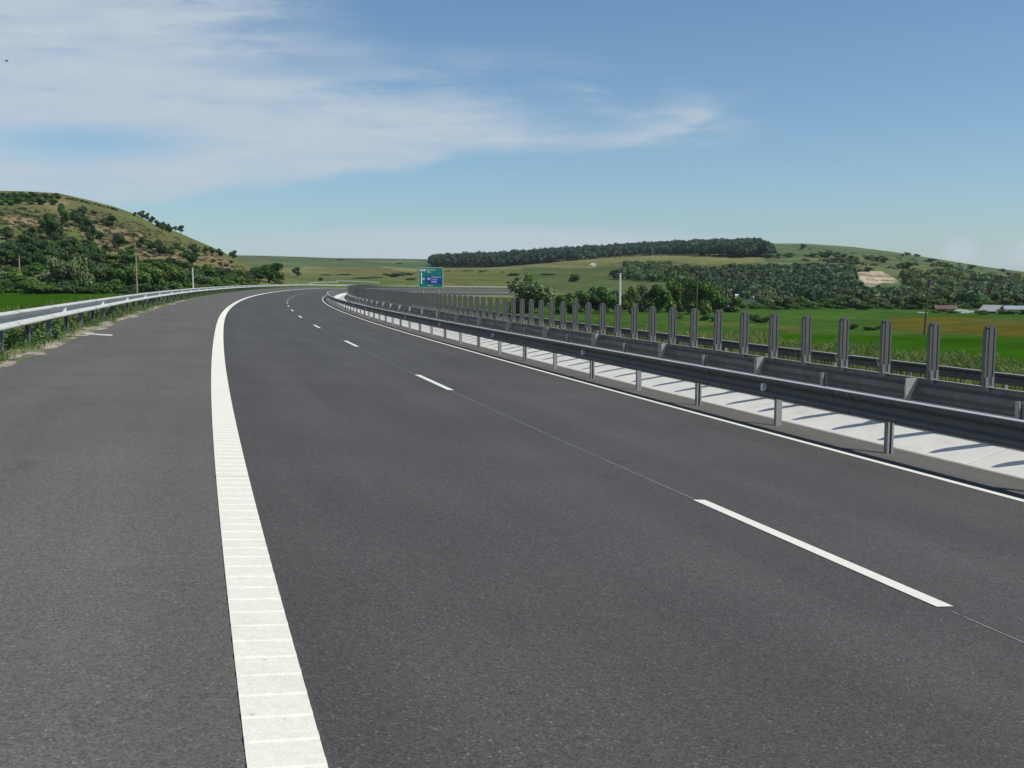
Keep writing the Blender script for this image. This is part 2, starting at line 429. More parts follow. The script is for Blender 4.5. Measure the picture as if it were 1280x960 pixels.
# anti-glare blade: ribbed plate with a rounded head, standing on two zinc clips
def blade_mesh():
    mb = MB(); w = .092; H = .935
    head = [(-w, 0), (w, 0), (w, H - .07), (w*.72, H - .025), (w*.3, H - .003), (-w*.3, H - .003), (-w*.72, H - .025), (-w, H - .07)]
    mb.prism(head, -.012, .012)
    for s in (-1, 1):
        for x, ww in ((-w + .018, .036), (0, .074), (w - .018, .036)):
            hh = H - .075 if x else H - .03
            mb.box((x, s*.024, hh/2 + .002), (ww, .026, hh - .006))
    mb.box((0, 0, H - .045), (2*w*.86, .06, .018))
    return mb
bm_ = blade_mesh().build('anti_glare_blade', M['blade'], gB)
cl_ = MB()
for s in (-1, 1): cl_.box((s*.055, -.045, .06), (.045, .014, .16)); cl_.box((s*.055, -.03, -.01), (.045, .06, .02))
cl_.box((0, -.035, -.03), (.05, .03, .08))
cl = cl_.build('clip', M['clip'], bm_)
uP = frange(12.11 - 1.213*3, UEND, 1.213)
for i, u in enumerate(uP[:100]):
    o = bm_ if i == 0 else bm_.copy()
    if i:
        COL.objects.link(o); o.parent = gB
        if i < 45: c = cl.copy(); COL.objects.link(c); c.parent = o
    place(o, u, NB + .03, ZB + .01)
    o.rotation_euler.z += random.uniform(-.03, .03); o.rotation_euler.y = random.uniform(-.008, .008)
mb = MB()
for u in uP[100:]:
    mb.box(road(u, NB + .03, ZB + .47), (.184, .05, .92), local_frame(u))
o = mb.build('anti_glare_blade', M['blade'], gB); o['kind'] = 'stuff'; o['label'] = 'the far run of blades that closes into a dark wall'
settle(gB)

# outer rail of the other carriageway
gC = tag(empty('guardrail', road(12, NC)), 'steel guardrail on the valley side, seen through the gaps between the anti glare blades', 'guardrail')
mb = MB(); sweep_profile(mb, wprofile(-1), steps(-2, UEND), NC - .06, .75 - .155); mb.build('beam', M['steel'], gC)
lit_edge(gC, NC - .06, .597, -1)
posts(gC, frange(6, UEND, 4.015), NC, -.5, 1.2, M['post'], 'C')
settle(gC)

# outer rail of our hard shoulder, sunlit
gL = tag(empty('guardrail', road(12, NLT)), 'sunlit pale steel guardrail along the left edge of the hard shoulder', 'guardrail')
mb = MB(); sweep_profile(mb, [(a*1.45, b) for a, b in wprofile(1)], steps(2, UEND), NLT + .06, .75 - .155); mb.build('beam', M['steel_bright'], gL)
posts(gL, frange(3.4, UEND, PIT), NLT, -.3, 1.0, M['post_blue'], 'L')
reflectors(gL, frange(10.3, 180, 8.03), NLT + .085, .595, 1)
splices(gL, frange(8.5, 60, 4.015), NLT + .06, .595, 1, M['steel_bright'], sc=1.45)
settle(gL)

# ------------------------------------------------------------------ terrain
def ss(x, a, b):
    t = np.clip((x - a)/(b - a), 0, 1); return t*t*(3 - 2*t)
def wob(X, Y, s, seed=0.):
    return (np.sin(X/s + 1.3 + seed) * np.cos(Y/s*1.1 + .7*seed) + .5*np.sin(X/s*2.3 + Y/s*1.7 + seed*2) + .3*np.sin(Y/s*3.9 - X/s*2.9 + seed))/1.8
eu = np.arange(UEND, UEND + 1800, 20.)
PX = np.concatenate([CX[::8], CX[-1] + np.sin(A[-1])*(eu - UEND + 10)]); PY = np.concatenate([CY[::8], CY[-1] + np.cos(A[-1])*(eu - UEND + 10)])
PA_ = np.concatenate([A[::8], np.full(len(eu), A[-1])]); PU = np.concatenate([US[::8], eu + 10])
def road_un(X, Y):
    X = np.asarray(X, float); Y = np.asarray(Y, float); u = np.zeros(X.shape); n = np.zeros(X.shape)
    fx, fy, fu, fn = X.ravel(), Y.ravel(), u.ravel(), n.ravel()
    for s in range(0, len(fx), 20000):
        x, y = fx[s:s+20000, None], fy[s:s+20000, None]
        d = (x - PX)**2 + (y - PY)**2; i = np.argmin(d, 1)
        dx = x[:, 0] - PX[i]; dy = y[:, 0] - PY[i]; a = PA_[i]
        al = dx*np.sin(a) + dy*np.cos(a); fn[s:s+20000] = dx*np.cos(a) - dy*np.sin(a)
        # a distant point off either end keeps its side but full distance
        dist = np.sqrt(d[np.arange(len(i)), i])
        fn[s:s+20000] = np.sign(fn[s:s+20000])*np.maximum(abs(fn[s:s+20000]), np.where((i == 0), dist, 0))
        fu[s:s+20000] = PU[i] + np.clip(al, -5, 5)
    return fu.reshape(X.shape), fn.reshape(X.shape)
HL = np.array([(-900, 240), (-300, 232), (0, 243), (40, 244), (80, 246), (120, 255), (150, 263), (175, 272), (200, 286), (225, 294), (245, 303), (270, 314), (300, 328), (330, 341), (350, 350), (370, 352.5)], float)
HB = np.array([(-3000, 345), (-400, 330), (0, 322), (290, 319), (330, 319.5), (380, 321), (420, 322.5), (480, 323), (540, 324), (600, 321), (700, 315.5), (800, 309.5), (880, 306), (940, 304.5), (1000, 304.5), (1060, 308.5), (1110, 314.5), (1180, 325.5), (1230, 333.5), (1280, 341), (1500, 346), (3000, 348)], float)
def tpx(X, Y): return np.where(Y > 1, 640 + F*np.clip(X/np.maximum(Y, 1), -3, 3), np.where(X < 0, -3000, 4000))
def height(X, Y):
    X = np.asarray(X, float); Y = np.asarray(Y, float)
    r = np.hypot(X, Y); u, n = road_un(X, Y); px = tpx(X, Y)
    Gl = -.75 + 1.7*ss(r, 170, 330) + .12*wob(X, Y, 30)
    Gr = -5 + 3.0*ss(r, 280, 520) + .15*wob(X, Y, 40, 2)
    G = np.where(n < 8, Gl, Gr)
    # the two sides even out past the end of the road
    G = np.where(u > UEND - 4, Gl + (Gr - Gl)*ss(n, -60, 40), G)
    fwd = ss(Y, 0, 60)
    # left hill
    tl = np.clip((r - 225)/(440 - 225), 0, 1); zt = HC + 440*(YH - np.interp(px, HL[:, 0], HL[:, 1]))/F*np.cos(np.arctan((px - 640)/F))
    hl = (np.maximum(zt - .8, 0))*tl*(1.25 - .25*tl) - np.where(r > 440, np.minimum((r - 440)*.06, np.maximum(zt, 0)), 0)
    hl = hl*np.where(Y > 0, 1, .6) + .9*wob(X, Y, 22, 4)*tl*(1 - tl)*4*ss(zt, 2, 20)
    # the long ridge behind
    r1 = 1500.; tb = np.clip((r - 380)/(r1 - 380), 0, 1); zb = HC + r1*(YH - np.interp(px, HB[:, 0], HB[:, 1]))/F*np.cos(np.arctan((px - 640)/F))
    pw = 1.25 - .25*ss(px, 560, 900)
    hb = np.maximum(zb - .5, 0)*(tb**pw)*1.0 - np.where(r > r1, (r - r1)*.02, 0)
    hb = hb + 2.2*wob(X, Y, 90, 1)*tb*(1 - tb)*4
    z = G*(1 - ss(r, 600, 1500)) + np.maximum(hl*np.where(px < 372, 1, 0), 0) * np.where(r < 1200, 1, ss(-r, -1500, -1200)) + np.maximum(hb, -30)
    # cut and fill beside the pavement
    d = np.where(n < 0, -4.6 - n, n - 22.0); wd = np.where(n < 0, 6., 9.)
    zr = -SL*np.clip(n, -4.6, 22.) + grade(np.minimum(u, UEND)) - .32
    kk = ss(d, 0, wd); kk = np.maximum(kk, ss(u, UEND - 2, UEND + 12)); kk = np.maximum(kk, ss(-u, 24, 40))
    return zr*(1 - kk) + z*kk
def proj(X, Y, Z):
    cp, sp = math.cos(PITCH), math.sin(PITCH); Z = Z - HC
    cy = Y*cp - Z*sp; cz = Y*sp + Z*cp; cy = np.where(cy < .2, .2, cy)
    return 640 + F*X/cy, 480 - F*cz/cy
_rr = np.concatenate([np.arange(20, 300, 1.), np.arange(300, 1600, 4.)])
def on_ground(px, py, rmin=20):
    """the first point of the land seen at that place in the photograph"""
    dx = (px - 640)/F; v = (480 - py)/F; cp, sp = math.cos(PITCH), math.sin(PITCH)
    dY = cp + v*sp; dZ = -sp + v*cp; s = 1/math.hypot(dx, dY)
    rr = _rr[_rr >= rmin]
    X = dx*rr*s; Y = dY*rr*s; Z = HC + dZ*rr*s
    h = height(X, Y); hit = np.where(h >= Z)[0]
    if len(hit): i = hit[0]
    else: i = int(np.argmin(Z - h))
    return float(X[i]), float(Y[i]), float(h[i])
def at(px, Y): 
    X = (px - 640)/F*Y; return X, Y, float(height(np.array([X]), np.array([Y]))[0])

def inpoly(px, py, poly):
    c = np.zeros(px.shape, bool); n = len(poly)
    for i in range(n):
        x0, y0 = poly[i]; x1, y1 = poly[(i + 1) % n]
        if y0 == y1: continue
        c ^= ((y0 > py) != (y1 > py)) & (px < (x1 - x0)*(py - y0)/(y1 - y0) + x0)
    return c
QUARRY = [(1063, 342), (1072, 337), (1084, 339), (1102, 338.5), (1114, 346), (1126, 353.5), (1112, 355), (1100, 354), (1092, 357), (1085, 362), (1080, 358), (1074, 349)]
def cover(X, Y, Z, n):
    """what grows or lies where: fields, meadows, scrub, bare earth"""
    px, py = proj(X, Y, Z); r = np.hypot(X, Y); px = np.where(Y > 5, px, np.where(X < 0, -900, 2200))
    w1 = wob(X, Y, 14 + r*.02, 3); w2 = wob(X, Y, 37 + r*.03, 8); w3 = wob(X, Y, 5 + r*.012, 5)
    C = np.zeros(px.shape + (3,)); C[:] = (.085, .125, .035)
    def put(m, c, a=1.):
        m = (m.astype(float) if m.dtype == bool else m)*a
        C[:] = C*(1 - m[..., None]) + np.array(c)*m[..., None]
    pw, pv = px + 3*w1, py + 1.2*w3
    far = r > 310
    put(far, (.085, .10, .042))
    put(far & (px < 760) & (pv < 334.5), (.070, .105, .052))
    put(far & (px < 760) & (pv < 334.5) & (w2 > .1), (.095, .12, .055))
    put(far & (px < 760) & (pv < 326), (.075, .10, .055))
    put(far & (px < 900) & (pv >= 334.5) & (px > 300), (.145, .15, .068))
    put(far & (px < 900) & (pv >= 341) & (px > 300), (.105, .12, .045))
    put(far & (px < 900) & (pv >= 336.5) & (px > 520), (.095, .11, .038))
    put(far & (px < 900) & (pv >= 334.5) & (px > 300) & (w2 > .35), (.115, .115, .046))
    put(far & inpoly(pw, pv, [(300, 346), (440, 343), (470, 347), (520, 350), (520, 360), (300, 360)]), (.095, .115, .044))
    put(far & inpoly(pw, pv, [(650, 334), (760, 331), (900, 345), (900, 372), (660, 366)]), (.068, .095, .036))
    put(far & inpoly(pw, pv, [(640, 334), (690, 326), (790, 318.5), (860, 315), (900, 318), (965, 322), (960, 327), (880, 331), (830, 325.5), (760, 329), (740, 335)]), (.135, .14, .058))
    put(far & inpoly(pw, pv, [(690, 329.5), (745, 331), (850, 330), (848, 331.5), (745, 333), (690, 331)]), (.12, .11, .05))
    put(far & (px > 955) & (pv < 326 + (px - 955)*.06), (.070, .10, .046))
    put(far & (px > 955) & (pv < 326 + (px - 955)*.06) & (w2 > .2), (.088, .105, .046))
    put(far & (px > 830) & (pv > 338 + (px - 955)*.03), (.070, .105, .042))
    put(far & inpoly(pw, pv, [(1060, 330), (1140, 331), (1200, 345), (1150, 350), (1120, 345)]), (.10, .115, .048))
    put(far & inpoly(pw, pv, [(1190, 352), (1240, 358), (1280, 372), (1280, 380), (1200, 365)]), (.085, .115, .04))
    put(far & (px > 950) & (wob(X, Y, 24, 7) > .2) & (pv < 345), (.10, .13, .055))
    qq = far & inpoly(px + 2.5*w3 + 1.5*wob(X, Y, 4.1, 2), py + 1.1*w1 + .8*w3, QUARRY)
    put(qq, (.36, .31, .225)); put(qq & (wob(X, Y, 6.5, 9) > .25), (.21, .175, .12)); put(qq & (wob(X, Y*2.5, 9, 4) > .45), (.13, .13, .06))
    # left hill
    lh = (r > 222) & (r < 700) & (px < 362)
    put(lh, (.112, .112, .046))
    put(lh & (w1 > .15), (.092, .105, .040)); put(lh & (w2 + .6*w3 > .5), (.165, .135, .078)); put(lh & (w2 - w1 < -.75), (.080, .105, .034))
    put(lh & inpoly(pw, pv, [(75, 285), (95, 287), (112, 305), (95, 306), (80, 298)]), (.085, .115, .03))
    put(lh & inpoly(pw, pv, [(100, 250), (160, 268), (215, 293), (260, 312), (235, 315), (190, 300), (140, 276)]), (.095, .105, .042))
    put(lh & inpoly(px + 2*w3, py + w3, [(5, 270), (50, 272), (58, 279), (30, 284), (4, 281)]), (.20, .15, .085))
    put(lh & inpoly(px + 2*w3, py + w3, [(120, 290), (180, 301), (175, 310), (130, 304)]), (.18, .14, .08))
    put(lh & inpoly(px + 2*w3, py + w3, [(190, 312), (270, 318), (300, 336), (230, 333)]), (.16, .13, .07))
    put((r < 240) & (n < -4) , (.026, .075, .005))
    put((r < 222) & (n < -4) & (n > -12), (.07, .09, .028))
    # valley on the right
    nr = (n > 22) & (r < 315)
    put(nr, (.040, .085, .016))
    put(nr & (r < 131 + 3*w1), (.024, .075, .004)); put(nr & (r < 131 + 3*w1) & (w2 > .2), (.029, .082, .006))
    put(nr & inpoly(pw, py, [(1112, 397), (1180, 396), (1290, 400), (1290, 421), (1190, 417.5), (1150, 416.5), (1092, 412)]), (.088, .076, .010))
    put(nr & inpoly(pw, py, [(1112, 397), (1180, 396), (1290, 400), (1290, 421), (1190, 417.5), (1150, 416.5), (1092, 412)]) & (w3 > 0.1), (.068, .072, .016))
    put(nr & inpoly(pw, py, [(740, 399), (860, 402), (1000, 408), (1000, 425), (740, 413)]) & (w1 > -.1), (.075, .085, .022))
    put(nr & inpoly(pw, py, [(780, 386), (1100, 389), (1060, 400), (780, 397)]), (.045, .098, .018))
    put(nr & inpoly(pw, py + 2*w3, [(690, 402), (800, 412), (960, 424), (1060, 434), (1180, 446), (1300, 456), (1300, 500), (690, 440)]), (.075, .088, .022))
    put((n > 20.5) & (n < 31), (.075, .085, .028))
    return C*(1 + .16*w3 + .08*w1 + .12*wob(X, Y, 2.3, 6))[..., None]

th = np.concatenate([np.linspace(-180, -40, 57)[:-1], np.linspace(-40, -31, 50)[:-1], np.linspace(-31, 31, 760), np.linspace(31, 40, 50)[1:], np.linspace(40, 180, 57)[1:]])
rad = np.concatenate([[1.5, 4, 7], np.geomspace(9, 225, 120)[:-1], np.linspace(225, 450, 95)[:-1], np.geomspace(450, 1560, 120), [1700, 2000, 2500, 3200, 4000]])
TH, RR = np.meshgrid(np.radians(th[:-1]), rad, indexing='ij')
GX = RR*np.sin(TH); GY = RR*np.cos(TH); GZ = height(GX, GY)
GZ = np.where(RR > 1600, np.minimum(GZ, -5 + 0*GZ), GZ)
_, GN = road_un(GX, GY); CC = cover(GX, GY, GZ, GN)
nt_, nr_ = TH.shape
I = np.arange(nt_*nr_).reshape(nt_, nr_); J = np.roll(I, -1, 0)
Q = np.stack([I[:, :-1], I[:, 1:], J[:, 1:], J[:, :-1]], -1).reshape(-1, 4)
c0 = nt_*nr_
ground = struct(mesh_obj('ground', np.concatenate([np.stack([GX, GY, GZ], -1).reshape(-1, 3)]), Q, M['land'], tint=CC.reshape(-1, 3), smooth=True))

# verges in road coordinates: the sandy edge on the left, the fill slope on the right
def verge(name, ns, zs, u0, u1, m, amp, seed):
    uu = steps(u0, u1); V = []; w = len(ns); Fc = []
    for u in uu:
        for j, (nn_, zz) in enumerate(zip(ns, zs)):
            a = amp*(0 if j == 0 else 1)
            V.append(road(u, nn_, zz + a*float(wob(u, nn_*3., .9, seed))))
    for i in range(len(uu) - 1):
        for j in range(w - 1): Fc.append((i*w + j, i*w + j + 1, (i + 1)*w + j + 1, (i + 1)*w + j))
    return struct(mesh_obj(name, V, Fc, m))
verge('verge', [-2.92, -3.2, -3.5, -3.8, -4.2, -4.6, -5.2, -6.5, -9, -12], [-.003, -.015, -.03, -.06, -.12, -.2, -.32, -.55, -1.2, -2.0], -25, UEND, M['verge'], .02, 1)
verge('verge', [20.6, 21.2, 21.8, 22.6, 24, 26, 29], [0, -.02, -.05, -.2, -.7, -1.5, -2.9], -25, UEND, M['verge'], .03, 2)
# blown sand lapping over the edge of the shoulder
def sand_patch(u, n, L, W, seed):
    V = []; Fc = []; k_ = 22; rn = random.Random(seed)
    V.append(road(u, n, .022))
    for j in range(k_):
        a = 2*math.pi*j/k_; f = rn.uniform(.6, 1.1)
        V.append(road(u + math.cos(a)*L*f*.6, n + math.sin(a)*W*f*.6, .013))
    for j in range(k_):
        a = 2*math.pi*j/k_; f = rn.uniform(.75, 1.15)
        V.append(road(u + math.cos(a)*L*f, n + math.sin(a)*W*f, .002))
    for j in range(k_):
        j2 = (j + 1) % k_
        Fc += [(0, 1 + j, 1 + j2), (1 + j, 1 + k_ + j, 1 + k_ + j2, 1 + j2)]
    return V, Fc
mb = MB(); u = 11.
while u < 75:
    mb.add(*sand_patch(u, -3.06 + random.uniform(-.16, .10), random.uniform(.25, 1.7), random.uniform(.08, .30), int(u*10)))
    u += random.uniform(.4, 2.6)
o = mb.build('sand', M['sand']); o['kind'] = 'stuff'

# ------------------------------------------------------------------ plants
def quads(P, Nn, size, asp=1.0):
    """leaf clumps: one bent quad per point, facing Nn"""
    k_ = len(P); Nn = Nn/np.linalg.norm(Nn, axis=1, keepdims=True)
    a = np.cross(Nn, RNG.normal(size=(k_, 3))); a /= np.linalg.norm(a, axis=1, keepdims=True); b = np.cross(Nn, a)
    s = size[:, None] if hasattr(size, '__len__') else size
    bend = Nn*s*.25
    V = np.stack([P + a*s, P + b*s*asp - bend, P - a*s, P - b*s*asp - bend], 1).reshape(-1, 3)
    return V, np.arange(k_*4).reshape(-1, 4)
def crown_data(lobes, leaves, size, col, seed, spread=.5):
    """leaf clumps spread through a cluster of lobes (x,y,z,rx,rz)"""
    g = np.random.default_rng(seed); Ps, Ns, Ts = [], [], []
    tot = sum(l[3]**2 for l in lobes)
    for l in lobes:
        m = int(leaves*l[3]**2/tot)
        d = g.normal(size=(m, 3)); d /= np.linalg.norm(d, axis=1, keepdims=True)
        rr = (g.uniform(.25, 1, m)**.45 + g.normal(0, .08, m))[:, None]
        p = d*rr*np.array([l[3], l[3], l[4]]) + np.array(l[:3])
        Ps.append(p); Ns.append(d + g.normal(0, spread, (m, 3)) + np.array([0, 0, .25]))
        t = g.uniform(.8, 1.22)*g.uniform(.72, 1.28, m)
        c = np.array(col)[None]*t[:, None]*np.array([g.uniform(.92, 1.1), 1, g.uniform(.9, 1.1)])
        Ts.append(c)
    P = np.concatenate(Ps); V, Fc = quads(P, np.concatenate(Ns), size*g.uniform(.6, 1.35, len(P)))
    return V, Fc, np.repeat(np.concatenate(Ts), 4, 0)
def tree_lobes(seed, cx=.38, z0=.2, k_=9, top=1.0, rr=(.16, .27)):
    g = random.Random(seed); L = [(0, 0, (z0 + top)/2, cx*.62, (top - z0)*.42)]
    for i in range(k_):
        a = i*2.4 + g.uniform(-.5, .5); h = z0 + (top - z0)*(.18 + .68*((i*.618) % 1)); q = g.uniform(*rr)
        w = cx*math.sin(math.pi*min(max((h - z0)/(top - z0), .12), .86))**.6
        L.append((math.cos(a)*(w - q*.5), math.sin(a)*(w - q*.5), h, q, q*g.uniform(.7, 1.)))
    return L
def trunk_mesh(mb, h, r, seed, limbs=5):
    g = random.Random(seed); x = y = 0.; pts = [(0, 0, -.06)]
    for i in range(1, 5):
        x += g.uniform(-.02, .02); y += g.uniform(-.02, .02); pts.append((x, y, h*i/4))
    for i in range(4): mb.cyl(pts[i], pts[i+1], r*(1 - i*.2), r*(1 - (i + 1)*.2), 7)
    for i in range(limbs):
        b = pts[2 + i % 3]; a = i*2.4 + g.uniform(-.4, .4); l = g.uniform(.16, .3)
        mb.cyl(b, (b[0] + math.cos(a)*l*.8, b[1] + math.sin(a)*l*.8, b[2] + l*.75), r*.42, r*.12, 5)
PROTO = {}
def proto(key, name, lobes, leaves, size, col, seed, trunk=(.6, .03), spread=.5, part='crown'):
    """a plant one metre tall; copies are scaled"""
    e = empty(name)
    V, Fc, T = crown_data(lobes, leaves, size, col, seed, spread)
    mesh_obj(part, V, Fc, M['leaf'], e, tint=T)
    mb = MB(); trunk_mesh(mb, trunk[0], trunk[1], seed); mb.build('trunk', M['bark'], e)
    PROTO[key] = e; e['used'] = 0
G1, G2, G3, G4 = (.056, .120, .020), (.13, .175, .075), (.043, .088, .026), (.085, .145, .024)
proto('bushy', 'bushy_tree', tree_lobes(1, .42, .06, 12), 1700, .042, G1, 1)
proto('bushy2', 'bushy_tree', tree_lobes(2, .48, .04, 13), 1700, .044, G4, 2)
proto('pale', 'pale_tree', tree_lobes(3, .46, .02, 16, rr=(.19, .29)), 2400, .042, G2, 3, (.35, .03), spread=.8)
proto('dark', 'dark_tree', tree_lobes(4, .40, .10, 10), 1500, .042, G3, 4)
proto('slim', 'slim_tree', tree_lobes(5, .26, .22, 9, rr=(.12, .2)), 1100, .040, G3, 5, (.7, .035))
proto('shrub', 'shrub', tree_lobes(6, .60, -.05, 9, .95, (.22, .34)), 900, .062, G1, 6, (.5, .04), part='foliage')
proto('dshrub', 'shrub', tree_lobes(7, .62, -.05, 8, .95, (.22, .36)), 900, .062, G3, 7, (.5, .04), part='foliage')
proto('oak', 'broad_tree', tree_lobes(8, .55, .12, 16, 1., (.16, .26)), 3000, .034, (.030, .075, .014), 8, (.55, .045))
def plant(key, loc, h, w, label, cat, group=None):
    p = PROTO[key]
    if p['used']: o = copy_tree(p)
    else: o = p; p['used'] = 1
    o = p if o is p else o
    base_w = {'bushy': .84, 'bushy2': .96, 'pale': .92, 'dark': .8, 'slim': .52, 'shrub': 1.2, 'dshrub': 1.24, 'oak': 1.1}[key]
    o.location = loc; o.rotation_euler = (0, 0, random.uniform(0, 6.28)); s = w/base_w
    o.scale = (s, s*random.uniform(.9, 1.1), h)
    for kk in ('label', 'category', 'group', 'used'):
        if kk in o.keys() and not (o is p and kk == 'used'): del o[kk]
    tag(o, label, cat, group)
    return o
def plant_px(key, px, ybase, ytop, wpx, label, cat, group=None, rmin=30):
    X, Y, Z = on_ground(px, ybase, rmin); d = Y
    return plant(key, (X, Y, Z - .1), (ybase - ytop)/F*d, wpx/F*d, label, cat, group)

# trees on the left hill: px, base y, top y, width, kind
sky = [(168.5, 270.5, 264.5, 5, 'dark'), (177, 273, 262.5, 9, 'dark'), (183.5, 274.5, 264.5, 7, 'dark'), (190, 279, 270, 7, 'dark'), (197, 284.5, 275, 9, 'dark'), (202.5, 288, 276.5, 8, 'dark'), (208, 289.5, 280, 8, 'dark'), (212, 291.5, 279, 7, 'dark'), (219, 288, 281, 5, 'slim'), (226, 290.5, 279.5, 7, 'slim')]
for px, yb, yt, w, kd in sky:
    plant_px(kd, px, yb, yt, w, 'dark tree in the row standing on the skyline of the left hill', 'tree', 'trees on the skyline of the left hill', 200)
plant_px('dark', 291.5, 323.5, 312.5, 10, 'dark round tree where the left hill runs out against the far ridge', 'tree', None, 200)
plant_px('dark', 274.5, 321.5, 310.5, 9, 'dark tree just below the crest at the low right end of the left hill', 'tree', None, 200)
hill = [(99, 285, 259, 16, 'dark'), (80, 283, 256, 10, 'bushy'), (66, 300, 268, 15, 'dark'), (73, 308, 284, 12, 'dark'), (115, 305, 282, 9, 'dark'), (137, 284, 271, 14, 'dark'), (148, 311, 293, 11, 'dark'), (153, 306, 297, 12, 'bushy'), (176, 310, 297, 9, 'dark'), (186, 312, 300, 9, 'bushy'), (199, 320, 300, 15, 'dark'), (213, 320, 308, 9, 'dark'), (221, 309, 304, 5, 'dark'), (231, 322, 313, 9, 'bushy'), (238, 331, 314, 13, 'dark'), (242, 317, 305, 10, 'dark'), (257, 318, 308, 6, 'bushy'), (264, 318, 309, 7, 'dark'), (125, 300, 289, 9, 'bushy'), (109, 291, 274, 11, 'dark'), (55, 292, 275, 12, 'bushy'), (38, 297, 284, 12, 'dark'), (289, 329, 325, 4, 'dark'), (30, 311, 294, 16, 'bushy'), (47, 315, 298, 14, 'dark'), (8, 300, 284, 12, 'dark'), (62, 325, 303, 18, 'dark'), (15, 322, 303, 20, 'dark'), (88, 318, 300, 14, 'bushy'), (36, 328, 306, 20, 'dark'), (80, 330, 308, 18, 'dark'), (4, 330, 308, 20, 'dark'), (130, 318, 306, 9, 'dark'), (163, 318, 307, 9, 'bushy')]
for px, yb, yt, w, kd in hill:
    plant_px(kd, px, yb, yt - (yb - yt)*.06, w*1.25, 'dark green tree scattered over the grassy face of the left hill', 'tree', 'trees scattered on the left hill', 200)
for i in range(16):
    px = 2 + i*4.6 + random.uniform(-1.5, 1.5)
    plant_px('bushy' if i % 3 else 'dark', px, 249 + (i % 3)*4 + random.uniform(-1, 1), 238.5 + (i % 3)*4 + i*.12 + random.uniform(-1.5, 2), random.uniform(9, 14), 'tree of the copse crowning the top of the left hill', 'tree', 'copse on top of the left hill', 200)
for i in range(12):
    px = 85 + i*5.5; yy = np.interp(px, HL[:, 0], HL[:, 1]) + 2
    plant_px('dshrub', px, yy, yy - random.uniform(2, 4), random.uniform(4, 8), 'low dark bush along the crest of the left hill', 'bush', 'bushes on the crest of the left hill', 200)
for i in range(60):
    px = random.uniform(0, 300); lo = np.interp(px, HL[:, 0], HL[:, 1]); yy = random.uniform(lo + 12, min(345, lo + 80))
    if yy > 345: continue
    plant_px('dshrub' if random.random() < .5 else 'shrub', px, yy, yy - random.uniform(3, 6.5), random.uniform(5, 10), 'small round bush scattered over the grassy face of the left hill', 'bush', 'bushes scattered on the left hill', 200)
# belt at the foot of the hill
belt = 'bushy green tree in the belt along the foot of the left hill'
def rowtop(px): return np.interp(px, [0, 60, 110, 160, 215, 250, 290, 330], [322, 323, 318, 318, 320, 330, 336, 342])
for row, (rr_, f) in enumerate(((215, 1.0), (235, 1.0), (255, 1.0))):
    px = -16. + row*7
    while px < 326:
        wpx = random.uniform(24, 36) if px < 240 else random.uniform(15, 22)
        X, Y, Z = at(px, rr_/math.hypot(1, (px - 640)/F) + random.uniform(-6, 6))
        top = rowtop(px) + random.uniform(-3, 4) + (12, 5, 0)[row]
        zt = HC + (YH - top)/F*Y
        kd = random.choice(['bushy', 'bushy', 'bushy2', 'dark'] if row else ['bushy', 'bushy2', 'bushy2', 'pale'])
        plant(kd, (X, Y, Z - .3), max(zt - Z, 2.), wpx/F*Y, belt, 'tree', 'belt of trees at the foot of the left hill')
        px += wpx*random.uniform(.62, .85)
px = -10.
while px < 322:
    X, Y, Z = at(px, 200/math.hypot(1, (px - 640)/F) + random.uniform(-4, 8))
    plant(random.choice(['shrub', 'shrub', 'dshrub', 'bushy2']), (X, Y, Z - .15), random.uniform(1.6, 3.0)*(1 if px < 220 else .7), random.uniform(3.2, 5.), 'leafy bush closing the foot of the tree belt below the left hill', 'bush', 'bushes at the foot of the tree belt')
    px += random.uniform(9, 15)
for i in range(34):
    px = random.uniform(-4, 120); yb = random.uniform(318, 343) - max(0, px - 70)*.05
    plant_px(random.choice(['dark', 'dark', 'bushy']), px, yb, yb - random.uniform(17, 24), random.uniform(16, 22), 'tree of the dark thicket on the lower left of the left hill', 'tree', 'thicket on the lower left hill', 200)
for px, top, w, lab in ((76, 319, 30, 'tall pale grey green willow left of the other, before the foot of the left hill'), (106, 318.5, 26, 'pale grey green willow right of the other, before the foot of the left hill')):
    X, Y, Z = at(px, 188); plant('pale', (X, Y, Z - .2), HC + (YH - top)/F*Y - Z, w/F*Y, lab, 'tree')
X, Y, Z = at(338, 262); plant('oak', (X, Y, Z - .4), HC + (YH - 328.5)/F*Y - Z + .4, 41/F*Y, 'broad dark green tree standing alone behind the bend of the road', 'tree')
X, Y, Z = at(350, 258); plant('bushy2', (X, Y, Z - .2), HC + (YH - 339)/F*Y - Z, 13/F*Y, 'light green bush leaning on the right side of the broad lone tree', 'bush')
plant_px('slim', 371.5, 347, 333, 10, 'small dark tree in the meadow right of the broad lone tree', 'tree', None, 200)
plant_px('dshrub', 400.5, 351, 345.5, 6, 'single small dark bush in the meadow just above the end of the ramp guardrail', 'bush', None, 200)
# hedges and bushes in the far meadow
for px, yb, yt, w in ((408, 344.5, 342.5, 14), (430, 344, 341.8, 20), (455, 348.5, 346, 26), (485, 345, 341, 12), (493, 346.5, 340, 14), (502, 345, 339.5, 13), (510, 344, 340, 11), (470, 347.5, 345.5, 18), (515, 350.5, 346.5, 14), (530, 351, 347, 12), (641, 345, 340.5, 17), (583, 339, 337.5, 14), (605, 339.5, 337.5, 12), (560, 339.5, 338, 8), (683, 344, 341, 20), (545, 326, 324.5, 9), (425, 325, 323.5, 10), (500, 330, 328, 8), (600, 340.5, 339, 6), (627, 340.5, 339, 5)):
    plant_px('dshrub', px, yb, yt, w, 'low dark bush in the hedges of the far meadow behind the road sign', 'bush', 'hedge bushes of the far meadow', 260)
plant_px('dshrub', 717, 352.5, 341, 14, 'round dark blue green bush alone on the slope left of the white pole', 'bush', None, 260)
